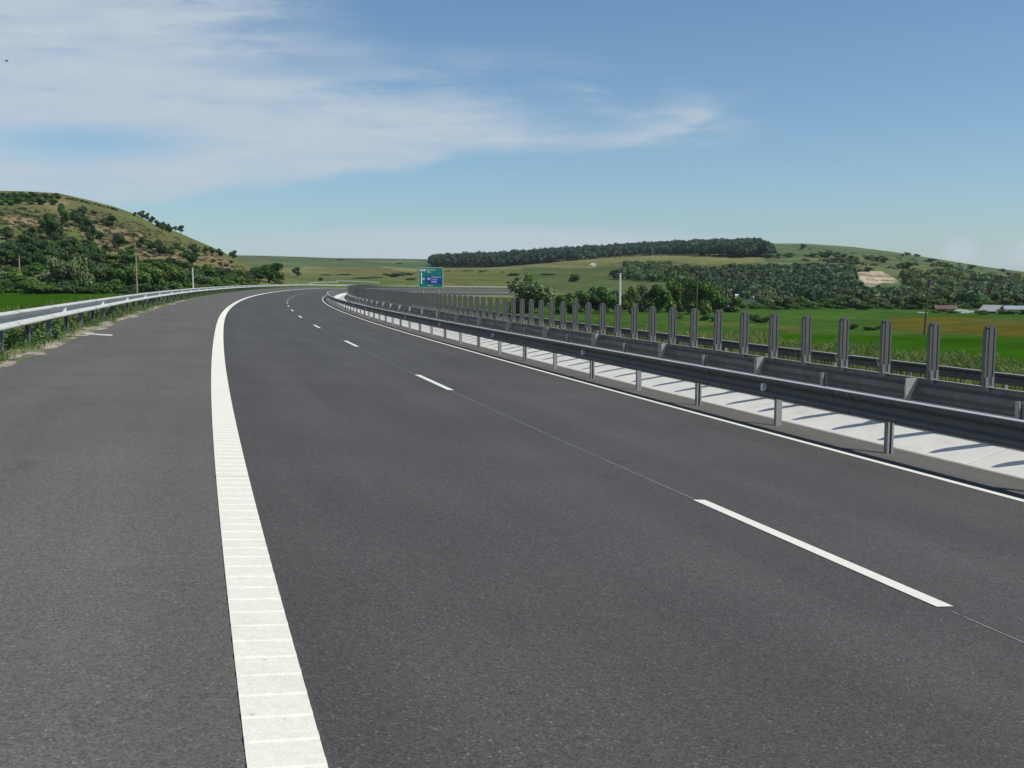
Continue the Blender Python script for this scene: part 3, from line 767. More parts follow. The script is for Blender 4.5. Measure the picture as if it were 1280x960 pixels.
# valley side
X, Y, Z = at(661, 205); plant('pale', (X, Y, Z - .2), HC + (YH - 347)/F*Y - Z, 54/F*Y, 'large pale leafy tree standing behind the anti glare blades right of the sign', 'tree')
X, Y, Z = at(666, 212); plant('bushy2', (X, Y, Z - .2), HC + (YH - 342)/F*Y - Z, 26/F*Y, 'thin olive tree top rising behind the large pale tree', 'tree')
vline = [(697, 366, 22, 'bushy'), (712, 364, 24, 'bushy'), (728, 361, 24, 'bushy2'), (744, 356, 24, 'dark'), (757, 355, 24, 'bushy'), (772, 360, 20, 'dark'), (786, 356, 22, 'bushy2'), (799, 352, 22, 'pale'), (812, 357, 20, 'bushy'), (825, 352, 24, 'bushy'), (838, 346, 28, 'bushy2'), (852, 343.5, 30, 'pale'), (866, 346, 28, 'bushy'), (880, 350, 26, 'bushy2'), (893, 352, 26, 'bushy'), (905, 358, 24, 'pale'), (917, 368, 20, 'bushy2')]
for px, top, w, kd in vline:
    X, Y, Z = at(px, 205 + random.uniform(-8, 10)); plant(kd, (X, Y, Z - .3), HC + (YH - top)/F*Y - Z, w/F*Y, 'full green tree in the row across the valley behind the anti glare blades', 'tree', 'row of trees across the valley')
vl2 = [(955, 360.5, 22, 'pale'), (968, 366, 18, 'pale'), (983, 367, 18, 'pale'), (996, 369, 18, 'bushy2'), (1010, 372, 18, 'bushy2'), (1024, 371, 20, 'bushy'), (1040, 371, 20, 'pale'), (1055, 367, 24, 'bushy'), (1070, 370, 20, 'pale'), (1088, 372, 18, 'bushy2'), (1100, 369, 20, 'pale'), (1115, 368, 24, 'pale'), (1128, 368, 22, 'pale'), (1145, 367, 26, 'dark'), (1165, 373, 18, 'bushy2'), (1176, 372, 18, 'bushy2'), (1193, 375, 20, 'dark'), (1213, 379, 16, 'bushy'), (1262, 380, 16, 'bushy'), (1275, 367, 20, 'dark'), (1250, 371, 26, 'bushy2'), (1232, 370, 20, 'bushy2')]
for px, top, w, kd in vl2:
    X, Y, Z = at(px, 246 + random.uniform(-6, 8)); plant(kd, (X, Y, Z - .3), HC + (YH - top)/F*Y - Z, w/F*Y, 'rounded tree in the loose line along the foot of the right hill', 'tree', 'line of trees at the foot of the right hill')
for i in range(26):
    px = 925 + i*14 + random.uniform(-4, 4); X, Y, Z = at(px, 236 + random.uniform(-6, 8)); plant('shrub' if i % 3 else 'dshrub', (X, Y, Z - .2), random.uniform(1.2, 2.2), random.uniform(2.2, 4.), 'low green bush at the far edge of the green valley field', 'bush', 'bushes along the far edge of the valley field')
for px, yb, yt, w in ((881, 401, 391, 14), (893, 402, 394, 13), (946, 403, 390, 18), (957, 404, 393, 12), (1066, 412, 402, 12), (1085, 413, 406, 18), (1097, 412, 405, 10), (850, 399, 393, 10)):
    plant_px('dshrub', px, yb, yt, w, 'dark bush in the middle of the valley grass short of the tan field', 'bush', 'dark bushes in the valley grass', 60)

# woods: the forest on the ridge and the overgrown hillside read as one mass each
def wood(name, spots, hgt, wid, leaves, col, seed, label=None):
    g = np.random.default_rng(seed); k_ = len(spots); spots = np.asarray(spots)
    h = hgt*g.uniform(.72, 1.16, k_); w = wid*g.uniform(.6, 1.3, k_)
    d = g.normal(size=(k_, leaves, 3)); d[..., 2] = abs(d[..., 2])*.9 - .25; d /= np.linalg.norm(d, axis=2, keepdims=True)
    rr = g.uniform(.72, 1.05, (k_, leaves, 1))
    P = spots[:, None, :] + d*rr*np.stack([w*.5, w*.5, h*.5], -1)[:, None, :] + np.stack([0*h, 0*h, h*.5], -1)[:, None, :]
    stand = 1 + .30*np.clip(wob(spots[:, 0], spots[:, 1], 33, seed), -1, 1)
    t = (g.uniform(.76, 1.26, (k_, 1))*stand[:, None]*g.uniform(.82, 1.18, (k_, leaves)))
    hue = g.uniform(.8, 1.5, (k_, 1, 1))*np.array([1, 0, 0]) + np.array([0, 1, 1])
    T = (t[..., None]*np.array(col)*hue).reshape(-1, 3)
    V, Fc = quads(P.reshape(-1, 3), (d + g.normal(0, .35, d.shape)).reshape(-1, 3), (np.repeat(w, leaves)*.112*g.uniform(.6, 1.35, k_*leaves)))
    o = mesh_obj(name, V, Fc, M['leaf'], tint=np.repeat(T, 4, 0)); o['kind'] = 'stuff'
    if label: o['label'] = label
    return o
def scatter_px(poly, num, seed, rmin=300, clump=0.):
    """spots on the land inside an outline"""
    g = random.Random(seed); xs = [p[0] for p in poly]; ys = [p[1] for p in poly]; out = []; t = 0
    pts = []
    while len(pts) < num and t < num*40:
        t += 1; x, y = g.uniform(min(xs), max(xs)), g.uniform(min(ys), max(ys))
        if inpoly(np.array([x]), np.array([y]), poly)[0]:
            if clump and math.sin(x*.11 + 1)*math.sin(y*.5 + x*.05) + .5*math.sin(x*.31 - y*.7) < clump - 1 + g.uniform(-.25, .25): continue
            pts.append((x, y))
    return pts
# terrain seen from the camera, as a lookup from picture row to distance, per column
def spots_px(pts, rmin=300):
    out = []
    rr = _rr[_rr >= rmin]; arr = np.array(pts)
    cp, sp = math.cos(PITCH), math.sin(PITCH)
    for s in range(0, len(arr), 400):
        a = arr[s:s+400]; dx = (a[:, 0] - 640)/F; v = (480 - a[:, 1])/F
        dY = cp + v*sp; dZ = -sp + v*cp; q = 1/np.hypot(dx, dY)
        X = (dx*q)[:, None]*rr; Y = (dY*q)[:, None]*rr; Z = HC + (dZ*q)[:, None]*rr
        h = height(X, Y); D = h - Z
        hit = D >= 0; i = np.where(hit.any(1), hit.argmax(1), D.argmax(1)); j = np.arange(len(a))
        out += [(float(X[m, i[m]]), float(Y[m, i[m]]), float(h[m, i[m]]) - .5) for m in j]
    return out
FT = [(538, 333), (560, 335.5), (620, 334), (680, 329.5), (740, 324), (800, 320), (860, 319), (900, 321), (925, 322.5), (945, 321), (962, 322), (960, 316), (950, 309), (940, 306), (880, 308), (800, 312), (700, 318.5), (600, 325), (545, 329)]
ridge = spots_px(scatter_px(FT, 2500, 3))
# and over the crest, so that the wood has depth behind its edge
for i in range(500):
    px = random.uniform(545, 948); rr_ = 1500 + random.uniform(0, 90); t_ = math.atan((px - 640)/F); X, Y = rr_*math.sin(t_), rr_*math.cos(t_)
    ridge.append((X, Y, float(height(np.array([X]), np.array([Y]))[0]) - .5))
wood('forest', ridge, 9.2, 9., 80, (.022, .056, .028), 4, 'dark forest covering the long ridge')
SC = [([(866, 346), (900, 343), (960, 340), (1010, 341), (1062, 344), (1074, 353), (1088, 366), (1090, 380), (930, 378), (880, 365)], 900, 4.6, 7., .12),
      ([(1088, 369), (1126, 362), (1170, 358), (1230, 364), (1280, 372), (1280, 382), (1200, 382), (1090, 380)], 400, 4.0, 6.5, .7),
      ([(1124, 343), (1180, 343), (1240, 350), (1280, 356), (1280, 370), (1200, 362), (1135, 356)], 150, 3.8, 6.0, 1.15),
      ([(1160, 330), (1190, 335), (1240, 345), (1280, 351), (1280, 359), (1200, 349), (1160, 338)], 80, 3.6, 6., 1.2),
      ([(760, 340), (830, 338), (880, 343), (900, 362), (830, 352), (770, 352)], 110, 4.2, 6., 1.0),
      ([(780, 331), (830, 330), (870, 334), (830, 336), (780, 336)], 40, 3.5, 5., .7)]
allsp = []
def open_view(p, h):
    for zz in (0, h*.5, h):
        x, y = proj(np.array([p[0]]), np.array([p[1]]), np.array([p[2] + zz]))
        for dx in (-3, 3):
            if inpoly(x + dx, y, QUARRY)[0]: return False
    return True
for k_, (poly, num, h_, w_, cl_) in enumerate(SC): allsp.append(([p for p in spots_px(scatter_px(poly, num, 20 + k_, clump=cl_)) if open_view(p, h_*1.) and (k_ == 0 or wob(p[0], p[1], 19, 5) < .25)], h_, w_))
for k_, (sp_, h_, w_) in enumerate(allsp):
    wood('hillside_wood', sp_, h_, w_, 105, (.052, .100, .030) if k_ else (.030, .066, .024), 30 + k_)
hr = [(1004, 311, 304.5, 8), (1027, 321, 315, 12), (1035, 322, 314, 12), (1046, 323, 314.5, 10), (1052, 328, 317, 12), (1062, 327, 319, 12), (1070, 330, 321, 8), (985, 321, 316, 14), (972, 322, 317, 10), (960, 322, 316, 12), (1015, 320.5, 316.5, 10), (1085, 324, 320, 9), (1095, 326, 321, 14), (1105, 328, 321.5, 10), (1125, 335, 328, 10), (1135, 336, 327, 12), (1134, 318.5, 315, 9), (1146, 320.5, 317, 8), (1128, 320, 317, 5), (1253, 339, 335.5, 8), (1085, 339, 333.5, 12), (1075, 339.5, 335.5, 7), (1040, 327.5, 323, 12), (1142, 345, 338, 9), (1163, 327, 323, 14), (1180, 331, 327, 10), (995, 331, 328, 10), (965, 331.5, 328.5, 8), (1199, 330.5, 328, 4), (1215, 335, 330.5, 10)]
for px, yb, yt, w in hr:
    plant_px('bushy', px, yb + .7, yt, w, 'dark tree or thicket dotted over the upper grass of the right hill', 'tree', 'trees dotted over the right hill', 500)

sc_ = [p for p in scatter_px([(0, 262), (60, 262), (120, 262), (180, 282), (240, 305), (300, 332), (320, 345), (0, 345)], 1500, 77, clump=.35)]
wood('scrub', spots_px(sc_, 200), 1.0, 1.7, 22, (.050, .068, .028), 78)
sc_ = scatter_px([(960, 310), (1060, 312), (1180, 329), (1280, 345), (1280, 356), (1130, 338), (1000, 334)], 110, 79, clump=1.0)
wood('scrub', spots_px(sc_, 400), 1.8, 4.0, 24, (.034, .056, .026), 80)
# ------------------------------------------------------------------ grass and weeds beside the road
def blades(name, pos, hgt, width, cols, seed, lean=.35):
    g = np.random.default_rng(seed); k_ = len(pos); pos = np.asarray(pos); h = hgt*g.uniform(.45, 1.25, k_)
    a = g.uniform(0, 6.283, k_); l = g.uniform(0, lean, k_)*h; dx, dy = np.cos(a)*l, np.sin(a)*l
    b = g.uniform(0, 6.283, k_); wx, wy = np.cos(b)*width*.5, np.sin(b)*width*.5
    z = pos[:, 2]
    V = np.stack([np.stack([pos[:, 0] - wx, pos[:, 1] - wy, z], -1), np.stack([pos[:, 0] + wx, pos[:, 1] + wy, z], -1),
                  np.stack([pos[:, 0] + dx*.4 + wx*.7, pos[:, 1] + dy*.4 + wy*.7, z + h*.6], -1), np.stack([pos[:, 0] + dx, pos[:, 1] + dy, z + h], -1)], 1).reshape(-1, 3)
    cols = np.array(cols)[g.integers(0, len(cols), k_)]*g.uniform(.75, 1.25, (k_, 1))
    o = mesh_obj(name, V, np.arange(4*k_).reshape(-1, 4), M['grass'], tint=np.repeat(cols, 4, 0)); o['kind'] = 'stuff'; return o
def on_road_grid(num, u0, u1, n0, n1, zf, seed, power=1.6, dens=None):
    g = np.random.default_rng(seed); out = []
    while len(out) < num:
        u = u0 + (u1 - u0)*g.uniform(0, 1)**power; n = g.uniform(n0, n1)
        if dens is not None and g.uniform() > dens(u, n): continue
        x, y, z = road(u, n, zf(n)); out.append((x, y, z - .03))
    return out
zL = lambda n: float(np.interp(-n, [2.92, 3.2, 3.5, 3.8, 4.2, 4.6, 5.2, 6.5, 9], [0, -.015, -.03, -.06, -.12, -.2, -.32, -.55, -1.2]))
zR = lambda n: float(np.interp(n, [20.6, 21.2, 21.8, 22.6, 24, 26, 29], [0, -.02, -.05, -.2, -.7, -1.5, -2.9]))
tuft = lambda u, n: min(1, max(0, .25 + .9*math.sin(u*1.3 + 1.1*math.sin(u*.37))*math.sin(u*.21 + 1) + (-n - 3.15)*1.2))
greens = [(.07, .14, .028), (.09, .16, .034), (.055, .12, .022), (.14, .16, .055)]
dry = [(.20, .19, .075), (.15, .155, .055), (.10, .14, .035), (.24, .22, .11), (.08, .13, .025)]
blades('grass', on_road_grid(15000, 9, 140, -4.3, -3.02, zL, 1, 1.7, tuft), .20, .012, greens, 1)
blades('grass', on_road_grid(9000, 9, 150, -9, -3.9, zL, 2, 1.5), .75, .018, greens + dry[:2], 2)
blades('grass', on_road_grid(26000, 14, 190, 20.7, 30.0, zR, 3, 1.4), .75, .035, dry, 3)
blades('grass', on_road_grid(9000, 14, 190, 21.3, 25.0, zR, 4, 1.4), .5, .035, greens, 4)
mg = []
for a_, b_, num in (((690, 402), (800, 412), 1500), ((800, 412), (960, 426), 3500), ((960, 426), (1120, 442), 5500), ((1120, 442), (1290, 458), 6000)):
    pp = []
    for i in range(num):
        t_ = random.random(); x_ = a_[0] + (b_[0] - a_[0])*t_; pp.append((x_, a_[1] + (b_[1] - a_[1])*t_ + 3*math.sin(x_*.045) + 2*math.sin(x_*.13) + random.triangular(-6, 24, 3)))
    mg += [(x, y, z + .4) for x, y, z in spots_px(pp, 32)]
blades('grass', mg, .50, .06, [(.20, .22, .07), (.15, .21, .05), (.26, .26, .12), (.10, .19, .03), (.08, .18, .024), (.12, .21, .04), (.09, .18, .03)], 9, 1.3)
# weeds: stalks with broad leaves, each a plant of its own
def weed(name, seed, lsize, num, col, flower=False):
    e = empty(name); g = np.random.default_rng(seed)
    P = []; N_ = []
    for i in range(num):
        a = g.uniform(0, 6.28); r_ = abs(g.normal(0, .32)); z_ = g.uniform(.06, 1)*(1 - r_*.6)
        P.append((r_*math.cos(a), r_*math.sin(a), max(z_, .05))); N_.append((.5*math.cos(a) + g.normal(0, .3), .5*math.sin(a) + g.normal(0, .3), 1))
    V, Fc = quads(np.array(P), np.array(N_), lsize*g.uniform(.6, 1.3, num), .7)
    mesh_obj('foliage', V, Fc, M['leaf'], e, tint=np.repeat(np.array(col)*g.uniform(.7, 1.3, (num, 1)), 4, 0))
    mb = MB()
    for i in range(7):
        a = i*.9; mb.cyl((0, 0, -.05), (.3*math.cos(a), .3*math.sin(a), .55 + .06*(i % 4)), .012, .005, 4)
    mb.build('stem', M['bark'], e)
    if flower:
        mb = MB(); mb.cyl((0, 0, 0), (0, 0, .04), .045, .02, 6); fh = mb.build('flower_head', M['flower'], e)
        for i in range(9):
            a = i*2.4; r_ = .08 + .04*i; f = fh if i == 0 else fh.copy()
            if i: COL.objects.link(f); f.parent = e
            f.location = (r_*math.cos(a), r_*math.sin(a), .98 - r_*.6)
    e['used'] = 0
    return e
W1 = weed('broad_leaf_weed', 1, .10, 90, (.10, .18, .06)); W2 = weed('bushy_weed', 2, .06, 200, (.12, .20, .05)); W3 = weed('flowering_weed', 3, .05, 180, (.15, .18, .055), True)
def put_weed(p, u, n, s, h, label, cat, group):
    o = p if not p['used'] else copy_tree(p)
    if o is p: p['used'] = 1
    else: del o['used']
    x, y, z = road(u, n, zL(n)); o.location = (x, y, z - .02); o.rotation_euler.z = random.uniform(0, 6); o.scale = (s, s, h); tag(o, label, cat, group)
for u, n, s, h in ((21.5, -3.75, .55, .42), (22.6, -3.35, .5, .36), (23.6, -3.5, .55, .45), (24.6, -3.3, .45, .32), (25.4, -3.45, .5, .4), (39.5, -3.3, .4, .35), (19.8, -3.9, .6, .45)):
    put_weed(W1, u, n, s, h, 'broad leaved dark green weed at the foot of the left guardrail posts', 'weed', 'broad leaved weeds under the left guardrail')
for i in range(34):
    u = 16 + i*1.3 + random.uniform(-.5, .5); put_weed(W2, u, random.uniform(-3.75, -3.35), random.uniform(.3, .6), random.uniform(.25, .5), 'low leafy weed growing right at the posts of the left guardrail', 'weed', 'low weeds at the left guardrail posts')
for i in range(40):
    u = 17 + i*2.4 + random.uniform(-.8, .8); put_weed(W2, u, random.uniform(-4.7, -3.55), random.uniform(.4, .8), random.uniform(.35, .75), 'bushy green weed behind the posts of the left guardrail', 'weed', 'bushy weeds along the left guardrail')
for u, n, h in ((28.5, -4.0, .62), (30.3, -3.9, .55), (32.5, -4.1, .6), (33.6, -3.9, .55), (35.4, -4.0, .6)):
    put_weed(W3, u, n, .6, h, 'weed with rusty orange flower heads behind the left guardrail', 'weed', 'orange flowered weeds behind the left guardrail')
# small rubbish on the shoulder
def stick(u, n, L, W, ang, label, name):
    mb = MB(); mb.box((0, 0, .012), (L, W, .02)); mb.box((0, 0, .026), (L*.98, W*.5, .008)); o = mb.build(name, M['strip']); o.location = road(u, n, 0); o.rotation_euler = (0, math.asin(SL*.95), ang - heading(u)); tag(o, label, 'litter')
stick(26.9, -2.62, .62, .09, -.10, 'white batten lying across the edge of the hard shoulder before the left guardrail', 'batten')

# ------------------------------------------------------------------ road sign
def text(s, size, x, z, y, m, name, parent):
    cu = bpy.data.curves.new(name, 'FONT'); cu.body = s; cu.size = size; cu.extrude = .004
    t = bpy.data.objects.new(name, cu); COL.objects.link(t); dg = bpy.context.evaluated_depsgraph_get(); dg.update()
    me = bpy.data.meshes.new_from_object(t.evaluated_get(dg)); bpy.data.objects.remove(t)
    me.transform(Matrix.Translation((x, y, z)) @ Matrix.Rotation(math.pi/2, 4, 'X')); me.materials.clear(); me.materials.append(m)
    o = bpy.data.objects.new(name, me); COL.objects.link(o); o.parent = parent; return o
SY = 158.; SX = (539.3 - 640)/F*SY; sc = SY/F
SW, SH = 30.4*sc, 24.8*sc; zb_ = HC + (YH - 359.3)/F*SY
gz = float(height(np.array([SX]), np.array([SY]))[0])
sg = tag(empty('road_sign', (SX, SY, gz), .10), 'large green motorway direction sign with a blue inset and a white arrow', 'road sign')
z0 = zb_ - gz
mb = MB(); mb.box((0, 0, z0 + SH/2), (SW, .05, SH)); mb.build('frame', M['sign_back'], sg)
b_ = .10
mb = MB(); mb.box((0, -.032, z0 + SH/2), (SW - 2*b_, .02, SH - 2*b_)); mb.build('panel', M['sign_green'], sg)
def sx(v): return (v - 630)/490*SW
def sz(v): return z0 + (640 - v)/405*SH
pan = [c for c in sg.children if c.name.startswith('panel')][0]
mb = MB(); mb.box(((sx(530) + sx(845))/2, -.048, (sz(402) + sz(572))/2), (sx(845) - sx(530), .016, sz(402) - sz(572))); bl = mb.build('blue_inset', M['sign_blue'], sg)
mb = MB(); mb.box((sx(442), -.046, (sz(350) + sz(572))/2), (sx(452) - sx(434), .012, sz(355) - sz(572)))
mb.prism([(sx(418), sz(372)), (sx(466), sz(372)), (sx(442), sz(338))], -.053, -.041)
mb.box(((sx(452) + sx(490))/2, -.046, sz(468)), (sx(490) - sx(452), .012, sz(460) - sz(474)))
mb.prism([(sx(484), sz(452)), (sx(514), sz(466)), (sx(484), sz(482))], -.053, -.041)
mb.build('arrow', M['sign_white'], sg)
mb = MB(); mb.box((sx(440), -.046, sz(292)), (sx(466) - sx(414), .012, sz(272) - sz(314))); mb.box((sx(500), -.046, sz(292)), (sx(525) - sx(476), .012, sz(272) - sz(314)))
mb.build('badge', M['sign_white'], sg)
mb = MB(); mb.box((sx(585), -.060, sz(462)), (sx(615) - sx(557), .008, sz(440) - sz(486))); mb.build('badge', M['sign_back'], bl)
text('A 3', .24, sx(418), sz(306), -.056, M['sign_green'], 'lettering', sg); text('E 81', .22, sx(478), sz(306), -.056, M['sign_green'], 'lettering', sg)
text('Bucuresti', .36, sx(552), sz(297), -.048, M['sign_white'], 'lettering', sg); text('Sibiu', .36, sx(552), sz(340), -.048, M['sign_white'], 'lettering', sg)
for s_, v in (('Timisoara', 445), ('Turda', 494), ('Sebes', 540)): text(s_, .38, sx(636), sz(v), -.062, M['sign_white'], 'lettering', bl)
text('1500 m', .28, sx(556), sz(612), -.048, M['sign_white'], 'lettering', sg)
for s in (-1, 1):
    mb = MB(); mb.cyl((s*SW*.32, .09, -.3), (s*SW*.32, .09, z0 + SH - .1), .09, .09, 12); mb.build('post', M['post'], sg)

# ------------------------------------------------------------------ poles
def pole(name, px, Y, ytop, r, m, label, cat='pole', arm=None, square=False, ybase=None):
    X, Y, Z = at(px, Y); H = HC + (YH - ytop)/F*Y - Z
    e = tag(empty(name, (X, Y, Z - .2), .3), label, cat)
    mb = MB(); mb.cyl((0, 0, 0), (0, 0, H + .2), r*1.25, r*.85, 4 if square else 10); mb.build('shaft', m, e)
    if arm:
        mb = MB(); mb.box((0, 0, H - .12), (arm, .12, .14)); mb.box((0, 0, H - .5), (.12, .12, .1)); mb.build('crossarm', M['pole_wood'], e)
        for s in (-1, 0, 1):
            mb = MB(); mb.cyl((s*arm*.42, 0, H - .05), (s*arm*.42, 0, H + .07), .03, .03, 8); mb.cyl((s*arm*.42, 0, H + .07), (s*arm*.42, 0, H + .15), .07, .05, 8); mb.cyl((s*arm*.42, 0, H + .15), (s*arm*.42, 0, H + .24), .06, .03, 8); mb.build('insulator', M['insul'], e)
    else:
        mb = MB(); mb.cyl((0, 0, H + .2), (0, 0, H + .26), r*1.1, r*.9, 10); mb.build('cap', m, e)
    return e
pole('utility_pole', 173.5, 150, 322, .11, M['pole_rust'], 'weathered brown utility pole in front of the tree belt on the left')
pole('utility_pole', 243.3, 140, 335.5, .10, M['pole_conc'], 'slim light grey concrete pole beside the left guardrail, nearest the lone broad tree')
pole('utility_pole', 28.5, 200, 321, .14, M['pole_rust'], 'faint brownish utility pole among the trees at the far left')
pole('utility_pole', 774.5, 112, 342.2, .14, M['pole_conc'], 'white square concrete pole rising behind the anti glare blades', square=True)
pole('utility_pole', 870, 150, 345, .12, M['pole_wood'], 'thin dark wooden utility pole in front of the valley tree row', arm=.5)
e = pole('utility_pole', 1155.5, 122, 345.5, .10, M['pole_wood'], 'dark leaning utility pole standing at the edge of the tan field', arm=.8)
e.rotation_euler = (0, R(2.2), .2)
mb = MB(); mb.cyl((0, -.25, 6.35), (0, -.25, 7.0), .24, .24, 12); mb.cyl((0, -.25, 7.0), (0, -.25, 7.08), .26, .12, 12); mb.box((0, -.1, 6.7), (.1, .2, .3)); mb.build('transformer', M['insul'], e)

# ------------------------------------------------------------------ farm buildings
def barn(name, px, Y, wid, dep, hw, hr_, rz, wm, rm, label, win=2):
    X, Y, Z = at(px, Y); e = tag(empty(name, (X, Y, Z - .2), rz), label, 'building')
    mb = MB(); mb.prism([(-wid/2, 0), (wid/2, 0), (wid/2, hw), (0, hw + hr_ - .06), (-wid/2, hw)], -dep/2, dep/2); mb.build('wall', wm, e)
    mb = MB(); o = .35
    for s in (-1, 1):
        a = [(0, hw + hr_), (s*(wid/2 + o), hw - o*hr_/(wid/2)), (s*(wid/2 + o), hw + .12 - o*hr_/(wid/2)), (0, hw + hr_ + .12)]
        mb.prism(a, -dep/2 - o, dep/2 + o)
    mb.build('roof', rm, e)
    mb = MB(); mb.box((0, -dep/2 - .03, hw*.45), (min(1.3, wid*.3), .08, hw*.9)); mb.build('door', M['wall_dark'], e)
    for i in range(win):
        x = -wid*.32 + i*wid*.64/max(win - 1, 1)
        mb = MB(); mb.box((x, -dep/2 - .03, hw*.62), (wid*.18, .06, hw*.34)); f = mb.build('window', M['white_wall'], e)
        mb = MB(); mb.box((x, -dep/2 - .07, hw*.62), (wid*.15, .03, hw*.27)); mb.build('pane', M['glass'], f)
    return e
barn('farm_shed', 934, 305, 3.6, 7.2, 1.5, .9, R(80), M['white_wall'], M['roof_white'], 'long low shed with a pale roof showing between the trees of the valley')
barn('farm_house', 1239, 205, 2.7, 3.6, .8, 1.0, R(28), M['wall_dark'], M['roof_dull'], 'small dark farmhouse with one pale sunlit roof slope at the foot of the right hill')
barn('farm_shed', 1271, 206, 3.0, 4.6, 1.0, .6, R(62), M['white_wall'], M['roof_grey'], 'grey roofed shed at the right edge of the frame beside the dark farmhouse')
barn('farm_house', 1180, 216, 2.6, 4.0, .9, .6, R(80), M['wall_dark'], M['roof_dark'], 'low dark roofed outbuilding left of the farmhouse, half hidden by trees')
barn('farm_house', 741, 700, 3, 3.4, 1.4, 1, R(30), M['white_wall'], M['roof_white'], 'tiny white house far off on the slope above the white pole')
barn('farm_house', 781, 720, 2.6, 3., 1.3, .9, R(60), M['white_wall'], M['roof_dark'], 'tiny pale house far off on the slope right of the white pole')
for px, Y, h_, w_ in ((1226, 198, 1.0, 2.6), (1252, 199, 1.2, 2.4), (1262, 198, .9, 2.8), (1188, 206, .9, 2.2), (1170, 208, 1.0, 2.4), (1280, 197, 1.1, 2.6)):
    X, Y, Z = at(px, Y); plant('shrub', (X, Y, Z - .1), h_, w_, 'low green bush in front of the farm buildings at the far right', 'bush', 'bushes in front of the farm')
for px, w, lab in ((1201, 2.6, 'larger of the pale plastic covered heaps left of the farmhouse'), (1213, 1.7, 'smaller of the pale plastic covered heaps left of the farmhouse'), (1152, .9, 'single small pale heap at the field edge left of the farm')):
    X, Y, Z = at(px, 208)
    mb = MB(); sec = [(math.cos(t_)*w/2, math.sin(t_)*w*.30) for t_ in np.linspace(0, math.pi, 10)]
    mb.prism(sec, -1.2, 1.2); mb.prism([(a*1.03, b*.25) for a, b in sec], -1.3, 1.3)
    o = mb.build('covered_heap', M['roof_dull']); o.location = (X, Y, Z - .05); o.rotation_euler.z = .3; tag(o, lab, 'heap')

# ------------------------------------------------------------------ rails of the ramp beyond the bend
def free_rail(pts, label, curl=False):
    e = tag(empty('guardrail', pts[0]), label, 'guardrail')
    P = np.array(pts); L = np.concatenate([[0], np.cumsum(np.linalg.norm(np.diff(P, axis=0), axis=1))])
    w = wprofile(1); V = []; Fc = []; ts = np.linspace(0, L[-1], 24)
    for t in ts:
        x, y, z = [np.interp(t, L, P[:, i]) for i in range(3)]
        for a, b in w: V.append((x + a*.25, y - a, z + .62 + b - (max(0, 2 - t)**2*.13 if curl else 0)))
    k_ = len(w)
    for i in range(len(ts) - 1):
        for j in range(k_): Fc.append([i*k_ + j, i*k_ + (j + 1) % k_, (i + 1)*k_ + (j + 1) % k_, (i + 1)*k_ + j])
    Fc += [list(range(k_)), list(range((len(ts) - 1)*k_ + k_ - 1, (len(ts) - 1)*k_ - 1, -1))]
    mb = MB(); mb.add(V, Fc); mb.build('beam', M['post'], e)
    t = 2.5
    while t < L[-1]:
        x, y, z = [np.interp(t, L, P[:, i]) for i in range(3)]; mb = MB(); mb.box((x, y + .05, z + .2), (.1, .06, 1.1)); mb.build('post', M['post_blue'], e); t += 2.67
    settle(e)
def rp(px, Y, ytop): return ((px - 640)/F*Y, Y, HC + (YH - ytop)/F*Y - .775)
free_rail([rp(386.5, 268, 352.6), rp(405, 272, 351.8), rp(424, 276, 351.6)], 'short far guardrail with a turned down end on the ramp beyond the bend', True)
free_rail([rp(421, 292, 350.2), rp(448, 296, 350.8), rp(476, 300, 352.4)], 'higher far guardrail on the ramp, starting where the turned down one ends')

# ------------------------------------------------------------------ a bird high on the left
mb = MB(); c = (0, 0, 0)
mb.cyl((-.16, 0, 0), (.10, 0, .01), .02, .045, 8); mb.cyl((.10, 0, .01), (.20, 0, .02), .045, .012, 8)
mb.add([(.08, 0, .02), (-.06, 0, .02), (-.10, .34, .09), (.02, .36, .10), (.08, 0, .005), (-.06, 0, .005), (-.10, .34, .08), (.02, .36, .088)], [(0, 1, 2, 3), (7, 6, 5, 4), (0, 3, 7, 4), (3, 2, 6, 7), (2, 1, 5, 6)])
mb.add([(.08, 0, .02), (-.06, 0, .02), (-.10, -.34, .09), (.02, -.36, .10), (.08, 0, .005), (-.06, 0, .005), (-.10, -.34, .08), (.02, -.36, .088)], [(3, 2, 1, 0), (4, 5, 6, 7), (4, 7, 3, 0), (7, 6, 2, 3), (6, 5, 1, 2)])
o = mb.build('bird', M['bird']); d_ = 95.; o.location = ((25.5 - 640)/F*d_, d_, HC + (YH - 85.5)/F*d_); o.rotation_euler = (R(20), 0, R(15)); tag(o, 'tiny dark bird flying high at the upper left', 'bird')

# ------------------------------------------------------------------ sky, sun, air
SUN_AZ = math.atan2(.93, -.37); SUN_EL = R(51)          # azimuth clockwise from the view direction (+y)
sv = Vector((math.sin(SUN_AZ)*math.cos(SUN_EL), math.cos(SUN_AZ)*math.cos(SUN_EL), math.sin(SUN_EL)))
sun = bpy.data.objects.new('sun', bpy.data.lights.new('sun', 'SUN')); COL.objects.link(sun)
sun.data.energy = 4.85; sun.data.angle = R(.53); sun.data.color = (1, .95, .86)
sun.rotation_euler = (-sv).to_track_quat('-Z', 'Y').to_euler()
W = bpy.data.worlds.new('World'); S.world = W; W.use_nodes = True
nt = W.node_tree; L = nt.links.new; bg = nt.nodes['Background']; bg.inputs['Strength'].default_value = .12
skyt = nt.nodes.new('ShaderNodeTexSky'); skyt.sky_type = 'NISHITA'; skyt.sun_disc = False
skyt.sun_elevation = SUN_EL; skyt.sun_rotation = SUN_AZ; skyt.air_density = 1.0; skyt.dust_density = .6; skyt.ozone_density = 2.2; skyt.altitude = 300
